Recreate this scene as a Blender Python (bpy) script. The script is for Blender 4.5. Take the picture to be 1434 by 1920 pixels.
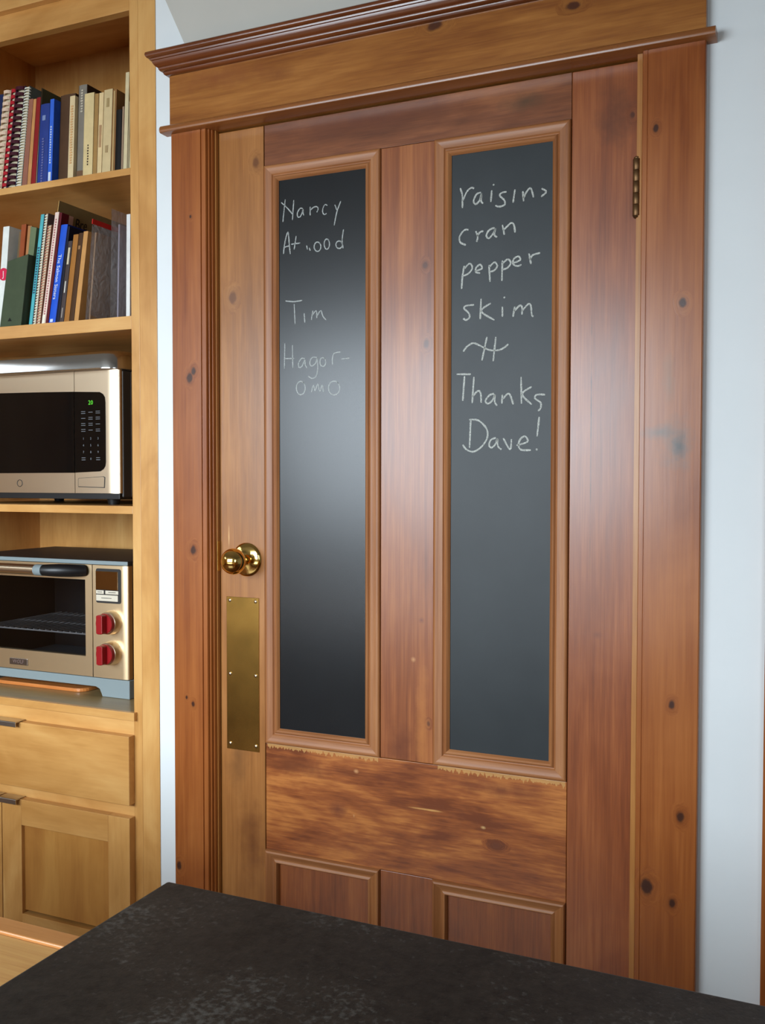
import bpy, bmesh, math, random
from mathutils import Vector, Matrix
random.seed(4)
scene = bpy.context.scene
for o in list(bpy.data.objects):
    bpy.data.objects.remove(o, do_unlink=True)

# ------------------------------------------------------------------ camera
CAM = Vector((1.3097, -1.8, 1.22))
YAW, PITCH, ROLL = 0.420015, -0.032634, 0.0012306
fw = Vector((-math.sin(YAW) * math.cos(PITCH), math.cos(YAW) * math.cos(PITCH), math.sin(PITCH)))
rt = Vector((math.cos(YAW), math.sin(YAW), 0))
up = rt.cross(fw)
r2 = rt * math.cos(ROLL) + up * math.sin(ROLL)
u2 = -rt * math.sin(ROLL) + up * math.cos(ROLL)
cam_d = bpy.data.cameras.new('camera')
cam_d.sensor_fit = 'VERTICAL'
cam_d.sensor_height = 24.0
cam_d.lens = 24.0 * 1800 / 1920
cam_d.clip_start = 0.02
cam = bpy.data.objects.new('camera', cam_d)
scene.collection.objects.link(cam)
M3 = Matrix((r2, u2, -fw)).transposed()
cam.matrix_world = Matrix.Translation(CAM) @ M3.to_4x4()
scene.camera = cam

# ------------------------------------------------------------------ light and exposure
world = bpy.data.worlds.new('overcast_sky')
scene.world = world
world.use_nodes = True
bg = world.node_tree.nodes['Background']
bg.inputs[0].default_value = (0.80, 0.90, 1.0, 1)
bg.inputs[1].default_value = 0.5
scene.view_settings.view_transform = 'Standard'
scene.view_settings.look = 'None'
scene.view_settings.exposure = 0.05
scene.view_settings.gamma = 1.0
scene.view_settings.use_curve_mapping = False


def window_light(name, loc, rot, sx, sy, power, col):
    d = bpy.data.lights.new(name, 'AREA')
    d.shape = 'RECTANGLE'
    d.size, d.size_y = sx, sy
    d.energy = power
    d.color = col
    d.spread = math.radians(112)      # sky light falls into the room, little of it rises
    o = bpy.data.objects.new(name, d)
    o.location = loc
    o.rotation_euler = rot
    scene.collection.objects.link(o)
    return o


# daylight entering through the window behind the camera; the high left and right-hand ones are added
TILT = 22
WIN1 = dict(x0=-1.45, x1=0.60, z0=0.95, z1=1.98, y=-2.9)
ADDED_WIN2 = dict(y0=-2.82, y1=-1.6, z0=2.02, z1=2.6, x=-3.0)  # unseen high window, added so the steel tray reflects something bright
window_light('daylight_window_1', ((WIN1['x0'] + WIN1['x1']) / 2, WIN1['y'] - 0.10, (WIN1['z0'] + WIN1['z1']) / 2),
             (math.radians(90 - TILT), 0, 0), WIN1['x1'] - WIN1['x0'], WIN1['z1'] - WIN1['z0'], 62, (0.80, 0.91, 1.0))
window_light('added_reflection_light', (ADDED_WIN2['x'] - 0.10, (ADDED_WIN2['y0'] + ADDED_WIN2['y1']) / 2, (ADDED_WIN2['z0'] + ADDED_WIN2['z1']) / 2),
             (math.radians(90 - TILT), 0, math.radians(-90)), ADDED_WIN2['y1'] - ADDED_WIN2['y0'], ADDED_WIN2['z1'] - ADDED_WIN2['z0'], 5, (0.84, 0.93, 1.0))

ADDED_WIN3 = dict(x0=1.75, x1=2.65)  # unseen window, added as fill light from the right
window_light('added_fill_light', ((ADDED_WIN3['x0'] + ADDED_WIN3['x1']) / 2, WIN1['y'] - 0.10, (WIN1['z0'] + WIN1['z1']) / 2),
             (math.radians(90 - TILT), 0, 0), ADDED_WIN3['x1'] - ADDED_WIN3['x0'], WIN1['z1'] - WIN1['z0'], 11, (0.80, 0.91, 1.0))


# ------------------------------------------------------------------ materials
def new_mat(name):
    m = bpy.data.materials.new(name)
    m.use_nodes = True
    nt = m.node_tree
    nt.nodes.clear()
    out = nt.nodes.new('ShaderNodeOutputMaterial')
    b = nt.nodes.new('ShaderNodeBsdfPrincipled')
    nt.links.new(b.outputs[0], out.inputs[0])
    return m, nt, b


def lin(c):
    return tuple(((v / 255) / 12.92 if v / 255 <= 0.04045 else (((v / 255) + 0.055) / 1.055) ** 2.4) for v in c) + (1.0,)


def plain(name, col, rough=0.5, metal=0.0, spec=0.5, coat=0.0, noise=0.0, nscale=30, bump=0.0, emit=None, es=0.0):
    m, nt, b = new_mat(name)
    b.inputs['Base Color'].default_value = lin(col)
    b.inputs['Roughness'].default_value = rough
    b.inputs['Metallic'].default_value = metal
    b.inputs['Specular IOR Level'].default_value = spec
    b.inputs['Coat Weight'].default_value = coat
    b.inputs['Coat Roughness'].default_value = 0.1
    if emit:
        b.inputs['Emission Color'].default_value = lin(emit)
        b.inputs['Emission Strength'].default_value = es
    if noise or bump:
        g = nt.nodes.new('ShaderNodeNewGeometry')
        n = nt.nodes.new('ShaderNodeTexNoise')
        n.inputs['Scale'].default_value = nscale
        n.inputs['Detail'].default_value = 5
        nt.links.new(g.outputs['Position'], n.inputs['Vector'])
        if noise:
            r = nt.nodes.new('ShaderNodeValToRGB')
            c = lin(col)
            r.color_ramp.elements[0].position = 0.3
            r.color_ramp.elements[1].position = 0.72
            r.color_ramp.elements[0].color = tuple(max(0, v * (1 - noise)) for v in c[:3]) + (1,)
            r.color_ramp.elements[1].color = tuple(min(1, v * (1 + noise)) for v in c[:3]) + (1,)
            nt.links.new(n.outputs['Fac'], r.inputs[0])
            nt.links.new(r.outputs[0], b.inputs['Base Color'])
        if bump:
            bp = nt.nodes.new('ShaderNodeBump')
            bp.inputs['Strength'].default_value = bump
            bp.inputs['Distance'].default_value = 0.002
            nt.links.new(n.outputs['Fac'], bp.inputs['Height'])
            nt.links.new(bp.outputs[0], b.inputs['Normal'])
    return m


def mth(nt, op, a, b=None, c=None, clamp=False):
    n = nt.nodes.new('ShaderNodeMath')
    n.operation = op
    n.use_clamp = clamp
    for i, v in enumerate((a, b, c)):
        if v is None:
            continue
        if isinstance(v, (int, float)):
            n.inputs[i].default_value = v
        else:
            nt.links.new(v, n.inputs[i])
    return n.outputs[0]


def vadd(nt, op, a, b):
    n = nt.nodes.new('ShaderNodeVectorMath')
    n.operation = op
    for i, v in enumerate((a, b)):
        if isinstance(v, tuple):
            n.inputs[i].default_value = v
        else:
            nt.links.new(v, n.inputs[i])
    return n.outputs[0]


def mix(nt, f, a, b, blend='MIX'):
    n = nt.nodes.new('ShaderNodeMix')
    n.data_type = 'RGBA'
    n.blend_type = blend
    for k, v in ((0, f), (6, a), (7, b)):
        if isinstance(v, (int, float, tuple)):
            n.inputs[k].default_value = v
        else:
            nt.links.new(v, n.inputs[k])
    return n.outputs[2]


def tex(nt, vec, scale, detail=4, rough=0.55, dist=0.0):
    n = nt.nodes.new('ShaderNodeTexNoise')
    n.inputs['Scale'].default_value = scale
    n.inputs['Detail'].default_value = detail
    n.inputs['Roughness'].default_value = rough
    n.inputs['Distortion'].default_value = dist
    nt.links.new(vec, n.inputs['Vector'])
    return n.outputs['Fac']


def wood(name, dark, mid, light, axis='Z', across=16, along=0.9, blotch=0.35, rough=0.34, knots=(), marks=None,
         coat=0.25, fine=0.25, spec=0.5, contrast=1.0, kcol=(52, 26, 18), blotch_scale=5.0, stain=None, grit=0.22):
    """varnished softwood: streaks along the grain, blotches of stain, fine grain lines, knots at the places the boards have them"""
    m, nt, b = new_mat(name)
    g = nt.nodes.new('ShaderNodeNewGeometry')
    pos = g.outputs['Position']
    oi = nt.nodes.new('ShaderNodeObjectInfo')
    off = nt.nodes.new('ShaderNodeCombineXYZ')
    for i, k in enumerate((7.0, 3.0, 11.0)):
        nt.links.new(mth(nt, 'MULTIPLY', oi.outputs['Random'], k), off.inputs[i])
    p = vadd(nt, 'ADD', pos, off.outputs[0])
    sc = (along, across, across) if axis == 'X' else ((across, across, along) if axis == 'Z' else (across, along, across))
    fs = tuple(v * 7 for v in sc)
    # knots push the grain aside
    sep = nt.nodes.new('ShaderNodeSeparateXYZ')
    nt.links.new(pos, sep.inputs[0])
    wob = tex(nt, pos, 55, 3)
    kmask = None
    halo = None
    for (kx, kz, kr) in knots:
        dx = mth(nt, 'SUBTRACT', sep.outputs[0], kx)
        dz = mth(nt, 'SUBTRACT', sep.outputs[2], kz)
        ex, ez = (0.55, 1.0) if axis == 'X' else (1.0, 0.7)
        d = mth(nt, 'SQRT', mth(nt, 'ADD', mth(nt, 'POWER', mth(nt, 'MULTIPLY', dx, ex), 2.0),
                                mth(nt, 'POWER', mth(nt, 'MULTIPLY', dz, ez), 2.0)))
        d = mth(nt, 'ADD', d, mth(nt, 'MULTIPLY', mth(nt, 'SUBTRACT', wob, 0.5), kr * 1.1))
        km = mth(nt, 'MULTIPLY', mth(nt, 'SUBTRACT', kr * 1.15, d), 1.0 / (kr * 0.5), clamp=True)
        hm = mth(nt, 'MULTIPLY', mth(nt, 'SUBTRACT', kr * 2.8, d), 1.0 / (kr * 2.8), clamp=True)
        kmask = km if kmask is None else mth(nt, 'MAXIMUM', kmask, km)
        halo = hm if halo is None else mth(nt, 'MAXIMUM', halo, hm)
    if halo is not None:
        cv = nt.nodes.new('ShaderNodeCombineXYZ')
        sh = mth(nt, 'MULTIPLY', halo, 0.05)
        for i in range(3):
            nt.links.new(sh, cv.inputs[i])
        p = vadd(nt, 'ADD', p, cv.outputs[0])
    n1 = tex(nt, vadd(nt, 'MULTIPLY', p, sc), 1.0, 5, 0.6, 0.6)
    n2 = tex(nt, vadd(nt, 'MULTIPLY', p, fs), 1.0, 3, 0.6)
    bs = (0.45, 1, 1) if axis == 'X' else (1, 1, 0.45)
    n3 = tex(nt, vadd(nt, 'MULTIPLY', p, bs), blotch_scale, 4, 0.55, 0.8)
    n4 = tex(nt, vadd(nt, 'MULTIPLY', p, tuple(v * (26 if v == across else 9) for v in sc)), 1.0, 2, 0.7)
    s = 1.0 - blotch - fine
    val = mth(nt, 'ADD', mth(nt, 'MULTIPLY', n1, s), mth(nt, 'ADD', mth(nt, 'MULTIPLY', n2, fine), mth(nt, 'MULTIPLY', n3, blotch)))
    val = mth(nt, 'ADD', mth(nt, 'MULTIPLY', mth(nt, 'SUBTRACT', val, 0.5), contrast * 1.3), 0.5)
    val = mth(nt, 'ADD', val, mth(nt, 'MULTIPLY', mth(nt, 'SUBTRACT', n4, 0.5), grit))
    rp = nt.nodes.new('ShaderNodeValToRGB')
    e = rp.color_ramp.elements
    e[0].position = 0.34
    e[1].position = 0.66
    e[0].color = lin(dark)
    e[1].color = lin(light)
    x = e.new(0.5)
    x.color = lin(mid)
    nt.links.new(val, rp.inputs[0])
    col = rp.outputs[0]
    if halo is not None:
        hm2 = mth(nt, 'MULTIPLY', mth(nt, 'POWER', halo, 1.6), 0.5)
        col = mix(nt, hm2, col, tuple(v * 0.42 for v in lin(dark)[:3]) + (1,))
        col = mix(nt, mth(nt, 'MULTIPLY', kmask, 0.9), col, lin(kcol))
    if stain:
        # soft darker patches of old varnish with shapes of their own: (x, z, radius x, radius z, colour)
        for (sx_, sz_, rx_, rz_, c_) in stain:
            dx = mth(nt, 'DIVIDE', mth(nt, 'SUBTRACT', sep.outputs[0], sx_), rx_)
            dz = mth(nt, 'DIVIDE', mth(nt, 'SUBTRACT', sep.outputs[2], sz_), rz_)
            d = mth(nt, 'SQRT', mth(nt, 'ADD', mth(nt, 'MULTIPLY', dx, dx), mth(nt, 'MULTIPLY', dz, dz)))
            d = mth(nt, 'ADD', d, mth(nt, 'MULTIPLY', mth(nt, 'SUBTRACT', tex(nt, pos, 25, 4), 0.5), 1.6))
            f = mth(nt, 'MULTIPLY', mth(nt, 'SUBTRACT', 1.0, d), 0.9, clamp=True)
            col = mix(nt, f, col, lin(c_))
    if marks:
        # light scraper marks left in a strip: (x0, x1, z_top, z_low, colour)
        for (x0, x1, zt, zl, c_) in marks:
            comb = nt.nodes.new('ShaderNodeCombineXYZ')
            nt.links.new(mth(nt, 'MULTIPLY', sep.outputs[0], 150), comb.inputs[0])
            nn = tex(nt, comb.outputs[0], 1.0, 2)
            edge = mth(nt, 'ADD', zl, mth(nt, 'MULTIPLY', mth(nt, 'SUBTRACT', 0.66, nn), 2.6 * (zt - zl)))
            f = mth(nt, 'MULTIPLY', mth(nt, 'GREATER_THAN', sep.outputs[2], edge), mth(nt, 'LESS_THAN', sep.outputs[2], zt))
            f = mth(nt, 'MULTIPLY', f, mth(nt, 'GREATER_THAN', sep.outputs[0], x0))
            f = mth(nt, 'MULTIPLY', f, mth(nt, 'LESS_THAN', sep.outputs[0], x1))
            col = mix(nt, mth(nt, 'MULTIPLY', f, 0.62), col, lin(c_))
    nt.links.new(col, b.inputs['Base Color'])
    rr = mth(nt, 'ADD', rough - 0.06, mth(nt, 'MULTIPLY', n3, 0.14))
    nt.links.new(rr, b.inputs['Roughness'])
    b.inputs['Specular IOR Level'].default_value = spec
    b.inputs['Coat Weight'].default_value = coat
    b.inputs['Coat Roughness'].default_value = 0.22
    bp = nt.nodes.new('ShaderNodeBump')
    bp.inputs['Strength'].default_value = 0.12
    bp.inputs['Distance'].default_value = 0.0012
    nt.links.new(n2, bp.inputs['Height'])
    nt.links.new(bp.outputs[0], b.inputs['Normal'])
    return m


def brushed(name, col, rough=0.25, axis=0, metal=1.0):
    m, nt, b = new_mat(name)
    g = nt.nodes.new('ShaderNodeNewGeometry')
    s = [600, 600, 600]
    s[axis] = 8
    n = tex(nt, vadd(nt, 'MULTIPLY', g.outputs['Position'], tuple(s)), 1.0, 3)
    b.inputs['Base Color'].default_value = lin(col)
    b.inputs['Metallic'].default_value = metal
    nt.links.new(mth(nt, 'ADD', rough - 0.015, mth(nt, 'MULTIPLY', n, 0.03)), b.inputs['Roughness'])
    return m


M = {}
M['wall'] = plain('wall_paint', (226, 230, 230), 0.62, noise=0.015, nscale=9, bump=0.05)
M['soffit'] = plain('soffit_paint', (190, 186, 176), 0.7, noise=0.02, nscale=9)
M['ceiling'] = plain('ceiling_paint', (176, 174, 168), 0.8)
M['floor'] = wood('oak_floor', (78, 46, 24), (100, 62, 34), (122, 78, 44), 'Y', across=9, blotch=0.3)
M['panelling'] = wood('maple_panelling', (222, 168, 100), (236, 186, 120), (246, 204, 142), 'Z', across=8, blotch=0.35, rough=0.4)
# door and its surround
M['stile_l'] = wood('amber_pine_stile', (136, 84, 38), (160, 103, 50), (180, 122, 64), 'Z', across=10, along=0.7, blotch=0.4,
                    knots=[(0.139, 1.623, 0.0095), (0.2, 1.909, 0.008)], kcol=(112, 66, 32),
                    stain=[(0.127, 1.098, 0.0016, 0.034, (226, 178, 116)), (0.150, 0.60, 0.03, 0.10, (128, 82, 40)), (0.185, 0.42, 0.04, 0.10, (116, 66, 28))])
M['stile_r'] = wood('red_pine_stile', (110, 54, 24), (140, 74, 35), (166, 96, 49), 'Z', across=14, along=0.7, blotch=0.35,
                    knots=[(1.001, 1.89, 0.005)], kcol=(72, 36, 22),
                    stain=[(0.97, 1.90, 0.045, 0.08, (96, 50, 27)), (0.930, 1.33, 0.0016, 0.30, (70, 40, 28)), (0.944, 0.93, 0.014, 0.012, (112, 58, 36))])
M['mullion'] = wood('red_pine_mullion', (114, 58, 28), (144, 80, 40), (172, 104, 54), 'Z', across=13, along=0.6, blotch=0.35,
                    knots=[(0.595, 1.653, 0.005), (0.598, 1.495, 0.0055), (0.604, 0.725, 0.004)], kcol=(88, 46, 26),
                    stain=[(0.54, 0.67, 0.04, 0.07, (104, 50, 24)), (0.5885, 0.936, 0.0075, 0.0075, (112, 58, 38)), (0.571, 0.854, 0.006, 0.006, (196, 140, 90)), (0.590, 0.70, 0.018, 0.16, (182, 114, 58))])
M['rail_t'] = wood('red_pine_rail', (98, 53, 29), (126, 72, 40), (154, 94, 54), 'X', across=14, along=1.4, blotch=0.4,
                   stain=[(0.80, 1.945, 0.06, 0.02, (92, 60, 34)), (0.45, 1.96, 0.25, 0.03, (104, 56, 34))])
M['rail_l'] = wood('worn_pine_rail', (112, 54, 21), (152, 83, 36), (190, 118, 56), 'X', across=17, along=2.0, blotch=0.5, contrast=1.35,
                   blotch_scale=9, knots=[(0.749, 0.497, 0.006)], kcol=(106, 54, 28),
                   marks=[(0.225, 0.492, 0.6425, 0.6300, (198, 152, 90)), (0.625, 0.886, 0.6425, 0.6290, (202, 156, 92))],
                   stain=[(0.30, 0.60, 0.09, 0.025, (110, 56, 24)), (0.76, 0.61, 0.12, 0.02, (112, 54, 24)), (0.40, 0.52, 0.03, 0.02, (112, 56, 30)), (0.722, 0.529, 0.007, 0.004, (222, 182, 122)), (0.441, 0.607, 0.007, 0.005, (206, 150, 100)), (0.60, 0.548, 0.05, 0.0022, (214, 160, 92)), (0.436, 0.511, 0.0022, 0.005, (214, 170, 120))])
M['rail_b'] = wood('pine_bottom', (110, 58, 28), (142, 80, 40), (168, 104, 54), 'X', across=14, along=1.2, blotch=0.4)
M['panel'] = wood('pine_panel', (108, 54, 22), (138, 74, 33), (164, 96, 46), 'Z', across=15, along=1.0, blotch=0.45)
M['mould_z'] = wood('pine_moulding_upright', (134, 80, 42), (156, 98, 54), (176, 118, 70), 'Z', across=24, along=0.8, blotch=0.25, rough=0.48, coat=0.08)
M['mould_x'] = wood('pine_moulding_level', (140, 86, 48), (164, 106, 62), (182, 124, 78), 'X', across=24, along=0.8, blotch=0.25, rough=0.48, coat=0.08)
M['casing'] = wood('orange_pine_casing', (128, 64, 24), (152, 84, 35), (172, 102, 47), 'Z', across=9, along=0.5, blotch=0.4, rough=0.3,
                   knots=[(0.047, 1.449, 0.0075), (0.057, 1.462, 0.0065), (0.0536, 1.065, 0.0075), (0.0511, 1.8015, 0.003),
                          (0.0514, 0.7192, 0.0045), (0.034, 0.732, 0.003), (0.0113, 0.345, 0.007), (1.0971, 1.536, 0.0065),
                          (1.1026, 0.616, 0.007), (1.045, 0.479, 0.010), (1.09, 0.455, 0.006), (1.0856, 0.817, 0.0055),
                          (1.048, 1.848, 0.005)],
                   stain=[(1.091, 1.285, 0.034, 0.058, (96, 84, 74)), (1.095, 1.282, 0.016, 0.034, (66, 58, 54)), (1.060, 1.308, 0.045, 0.016, (112, 84, 66)), (1.075, 1.40, 0.014, 0.05, (136, 92, 60))])
M['frieze'] = wood('amber_pine_frieze', (130, 74, 30), (156, 97, 42), (178, 118, 56), 'X', across=13, along=1.2, blotch=0.4, rough=0.3,
                   knots=[(0.626, 2.107, 0.009), (0.898, 2.092, 0.007)], kcol=(70, 34, 20), stain=[(0.27, 2.075, 0.05, 0.018, (134, 78, 36)), (0.12, 2.09, 0.14, 0.03, (140, 80, 38))])
M['crown'] = wood('shade_dark_crown', (82, 40, 18), (106, 54, 25), (128, 70, 34), 'X', across=22, along=0.8, blotch=0.25, rough=0.24, coat=0.5)  # browns darkened to stand for shade on the crown's underside
M['bead'] = wood('pine_bead', (128, 74, 36), (150, 92, 46), (168, 108, 56), 'X', across=20, along=0.8, blotch=0.3, rough=0.28)
M['jamb'] = wood('pine_jamb', (150, 94, 42), (174, 116, 56), (190, 134, 70), 'Z', across=14, along=0.8)
# chalkboards: the right one carries a haze of wiped chalk
def board_mat(name, c0, c1, rough, spec):
    m, nt, b = new_mat(name)
    g = nt.nodes.new('ShaderNodeNewGeometry')
    n = tex(nt, g.outputs['Position'], 6, 6)
    n2 = tex(nt, g.outputs['Position'], 420, 2)
    r = nt.nodes.new('ShaderNodeValToRGB')
    r.color_ramp.elements[0].position = 0.3
    r.color_ramp.elements[1].position = 0.7
    r.color_ramp.elements[0].color = lin(c0)
    r.color_ramp.elements[1].color = lin(c1)
    nt.links.new(n, r.inputs[0])
    nt.links.new(r.outputs[0], b.inputs['Base Color'])
    b.inputs['Roughness'].default_value = rough
    b.inputs['Specular IOR Level'].default_value = spec
    bmp = nt.nodes.new('ShaderNodeBump')
    bmp.inputs['Strength'].default_value = 0.02
    bmp.inputs['Distance'].default_value = 0.0006
    nt.links.new(n2, bmp.inputs['Height'])
    nt.links.new(bmp.outputs[0], b.inputs['Normal'])
    return m


M['board_l'] = board_mat('chalkboard_black', (15, 17, 19), (22, 24, 26), 0.27, 0.5)
M['board_r'] = board_mat('chalkboard_dusty', (30, 35, 37), (40, 45, 47), 0.46, 0.4)


def chalk_mat(name, col, dens):
    m, nt, b = new_mat(name)
    g = nt.nodes.new('ShaderNodeNewGeometry')
    n = tex(nt, g.outputs['Position'], 900, 2)
    b.inputs['Base Color'].default_value = lin(col)
    b.inputs['Roughness'].default_value = 0.95
    b.inputs['Specular IOR Level'].default_value = 0.1
    nt.links.new(mth(nt, 'ADD', dens, mth(nt, 'MULTIPLY', mth(nt, 'SUBTRACT', n, 0.5), 2.4), clamp=True), b.inputs['Alpha'])
    return m


M['chalk_l'] = chalk_mat('thin_chalk', (200, 204, 200), 0.62)
M['chalk_r'] = chalk_mat('white_chalk', (214, 216, 208), 0.66)
# metals
M['brass'] = plain('polished_brass', (238, 200, 118), 0.10, 1.0, noise=0.06, nscale=25)
M['plate'] = plain('aged_brass', (176, 138, 70), 0.25, 1.0, noise=0.2, nscale=14)
M['screw'] = plain('brass_screw', (206, 184, 150), 0.3, 1.0)
M['hinge'] = plain('worn_bronze', (112, 82, 52), 0.42, 0.8, noise=0.25, nscale=90)
M['steel'] = brushed('brushed_steel', (240, 220, 190), 0.30, 0)  # tan of the reflected wooden room is mixed into the steel colour
M['steel_t'] = brushed('satin_steel', (236, 208, 166), 0.38, 0)  # tan tint stands in for the cupboards this steel would reflect
M['steel_v'] = brushed('polished_steel', (222, 222, 220), 0.14, 2)
M['pull'] = brushed('nickel_pull', (190, 184, 176), 0.32, 0)
M['rack'] = plain('rack_wire', (228, 226, 218), 0.4, 0.2)
M['chrome'] = plain('chrome', (225, 225, 225), 0.10, 1.0)
# cabinet
birch = dict(grit=0.08, blotch=0.55, rough=0.36, coat=0.2, fine=0.15, blotch_scale=7)
BD, BM, BL = (184, 128, 64), (206, 151, 84), (220, 170, 102)
M['birch_z'] = wood('birch_upright', BD, BM, BL, 'Z', across=8, along=1.0, **birch)
M['birch_x'] = wood('birch_level', BD, BM, BL, 'X', across=8, along=1.0, **birch)
M['birch_panel'] = wood('birch_panel', (170, 112, 52), (188, 130, 62), (202, 146, 74), 'Z', across=10, along=0.8, **birch)
M['shelf_top'] = wood('shelf_laminate', (134, 112, 74), (150, 126, 84), (164, 140, 96), 'X', across=8)
# stone
st, nt, b = new_mat('dark_stone')
g = nt.nodes.new('ShaderNodeNewGeometry')
n1 = tex(nt, g.outputs['Position'], 9, 5)
n2 = tex(nt, g.outputs['Position'], 130, 5, 0.75)
n3 = tex(nt, g.outputs['Position'], 240, 3, 0.6)
r = nt.nodes.new('ShaderNodeValToRGB')
r.color_ramp.elements[0].position = 0.34
r.color_ramp.elements[0].color = lin((14, 12, 11))
r.color_ramp.elements[1].position = 0.70
r.color_ramp.elements[1].color = lin((58, 51, 44))
nt.links.new(mth(nt, 'ADD', mth(nt, 'MULTIPLY', n2, 0.6), mth(nt, 'MULTIPLY', n1, 0.4)), r.inputs[0])
sp = mth(nt, 'MULTIPLY', mth(nt, 'SUBTRACT', mth(nt, 'ADD', mth(nt, 'MULTIPLY', n3, 0.5), mth(nt, 'MULTIPLY', n1, 0.5)), 0.535), 7.0, clamp=True)
nt.links.new(mix(nt, mth(nt, 'MULTIPLY', sp, 0.8), r.outputs[0], lin((96, 95, 90))), b.inputs['Base Color'])
b.inputs['Roughness'].default_value = 0.5
b.inputs['Specular IOR Level'].default_value = 0.35
bmp = nt.nodes.new('ShaderNodeBump')
bmp.inputs['Strength'].default_value = 0.25
bmp.inputs['Distance'].default_value = 0.0015
nt.links.new(n2, bmp.inputs['Height'])
nt.links.new(bmp.outputs[0], b.inputs['Normal'])
M['stone'] = st
M['table'] = wood('oak_table', (176, 118, 62), (198, 144, 82), (214, 166, 100), 'X', across=12, along=0.9, blotch=0.35, rough=0.4)
M['table_edge'] = wood('oak_table_edge', (164, 102, 50), (186, 122, 64), (202, 140, 80), 'X', across=20, along=0.9, blotch=0.3, rough=0.4)
# appliances
M['black_glass'] = plain('black_glass', (9, 10, 11), 0.05, spec=0.6)
M['dark_body'] = plain('dark_enamel', (58, 54, 50), 0.45)
M['black_plastic'] = plain('black_plastic', (22, 22, 23), 0.4)
M['grey_paint'] = plain('grey_enamel', (132, 144, 146), 0.45)
M['dark_top'] = plain('dark_top', (54, 50, 47), 0.5, noise=0.06)
M['red'] = plain('red_plastic', (146, 20, 24), 0.32, spec=0.5)
M['green_led'] = plain('green_led', (20, 60, 10), 0.5, emit=(90, 220, 30), es=0.9)
M['legend'] = plain('key_legend', (112, 116, 118), 0.6)
M['groove'] = plain('groove_dark', (30, 26, 24), 0.6)
M['mirror_disp'] = plain('mirror_display', (206, 178, 138), 0.12, 1.0)  # tan reflection painted into the metal colour
M['white_key'] = plain('pale_key', (214, 204, 184), 0.4)
M['badge'] = plain('badge_metal', (168, 156, 148), 0.3, 1.0)
M['badge_txt'] = plain('badge_letters', (120, 96, 90), 0.5)
M['board_wood'] = wood('orange_board', (184, 104, 48), (206, 126, 62), (220, 142, 76), 'X', across=20)
gl, nt, b = new_mat('oven_glass')
nt.nodes.remove(b)
out = [n_ for n_ in nt.nodes if n_.type == 'OUTPUT_MATERIAL'][0]
tr = nt.nodes.new('ShaderNodeBsdfTransparent')
tr.inputs[0].default_value = (0.66, 0.66, 0.68, 1)
gs = nt.nodes.new('ShaderNodeBsdfGlossy')
gs.inputs['Roughness'].default_value = 0.04
lw = nt.nodes.new('ShaderNodeLayerWeight')
lw.inputs[0].default_value = 0.5
fz = mth(nt, 'ADD', 0.04, mth(nt, 'MULTIPLY', mth(nt, 'POWER', lw.outputs['Facing'], 4.0), 0.9))
ms = nt.nodes.new('ShaderNodeMixShader')
nt.links.new(fz, ms.inputs[0])
nt.links.new(tr.outputs[0], ms.inputs[1])
nt.links.new(gs.outputs[0], ms.inputs[2])
nt.links.new(ms.outputs[0], out.inputs[0])
M['oven_glass'] = gl
# clear plastic bag
pb, nt, b = new_mat('clear_plastic')
nt.nodes.remove(b)
out = [n_ for n_ in nt.nodes if n_.type == 'OUTPUT_MATERIAL'][0]
tr = nt.nodes.new('ShaderNodeBsdfTransparent')
tr.inputs[0].default_value = (0.90, 0.89, 0.90, 1)
gs = nt.nodes.new('ShaderNodeBsdfPrincipled')
gs.inputs['Base Color'].default_value = (0.62, 0.6, 0.6, 1)
gs.inputs['Roughness'].default_value = 0.16
g = nt.nodes.new('ShaderNodeNewGeometry')
nn = tex(nt, g.outputs['Position'], 38, 3, 0.5, 1.5)
bmp = nt.nodes.new('ShaderNodeBump')
bmp.inputs['Strength'].default_value = 0.9
bmp.inputs['Distance'].default_value = 0.006
nt.links.new(nn, bmp.inputs['Height'])
nt.links.new(bmp.outputs[0], gs.inputs['Normal'])
ms = nt.nodes.new('ShaderNodeMixShader')
ms.inputs[0].default_value = 0.30
nt.links.new(tr.outputs[0], ms.inputs[1])
nt.links.new(gs.outputs[0], ms.inputs[2])
nt.links.new(ms.outputs[0], out.inputs[0])
M['bag'] = pb
M['pages'] = plain('book_pages', (206, 192, 160), 0.8, noise=0.1, nscale=60)
_cc = {}


def cmat(col, rough=0.55, noise=0.08):
    k = (col, rough, noise)
    if k not in _cc:
        _cc[k] = plain('cover_%d_%d_%d' % col, col, 0.62, spec=0.22, noise=noise, nscale=40)
    return _cc[k]


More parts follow.
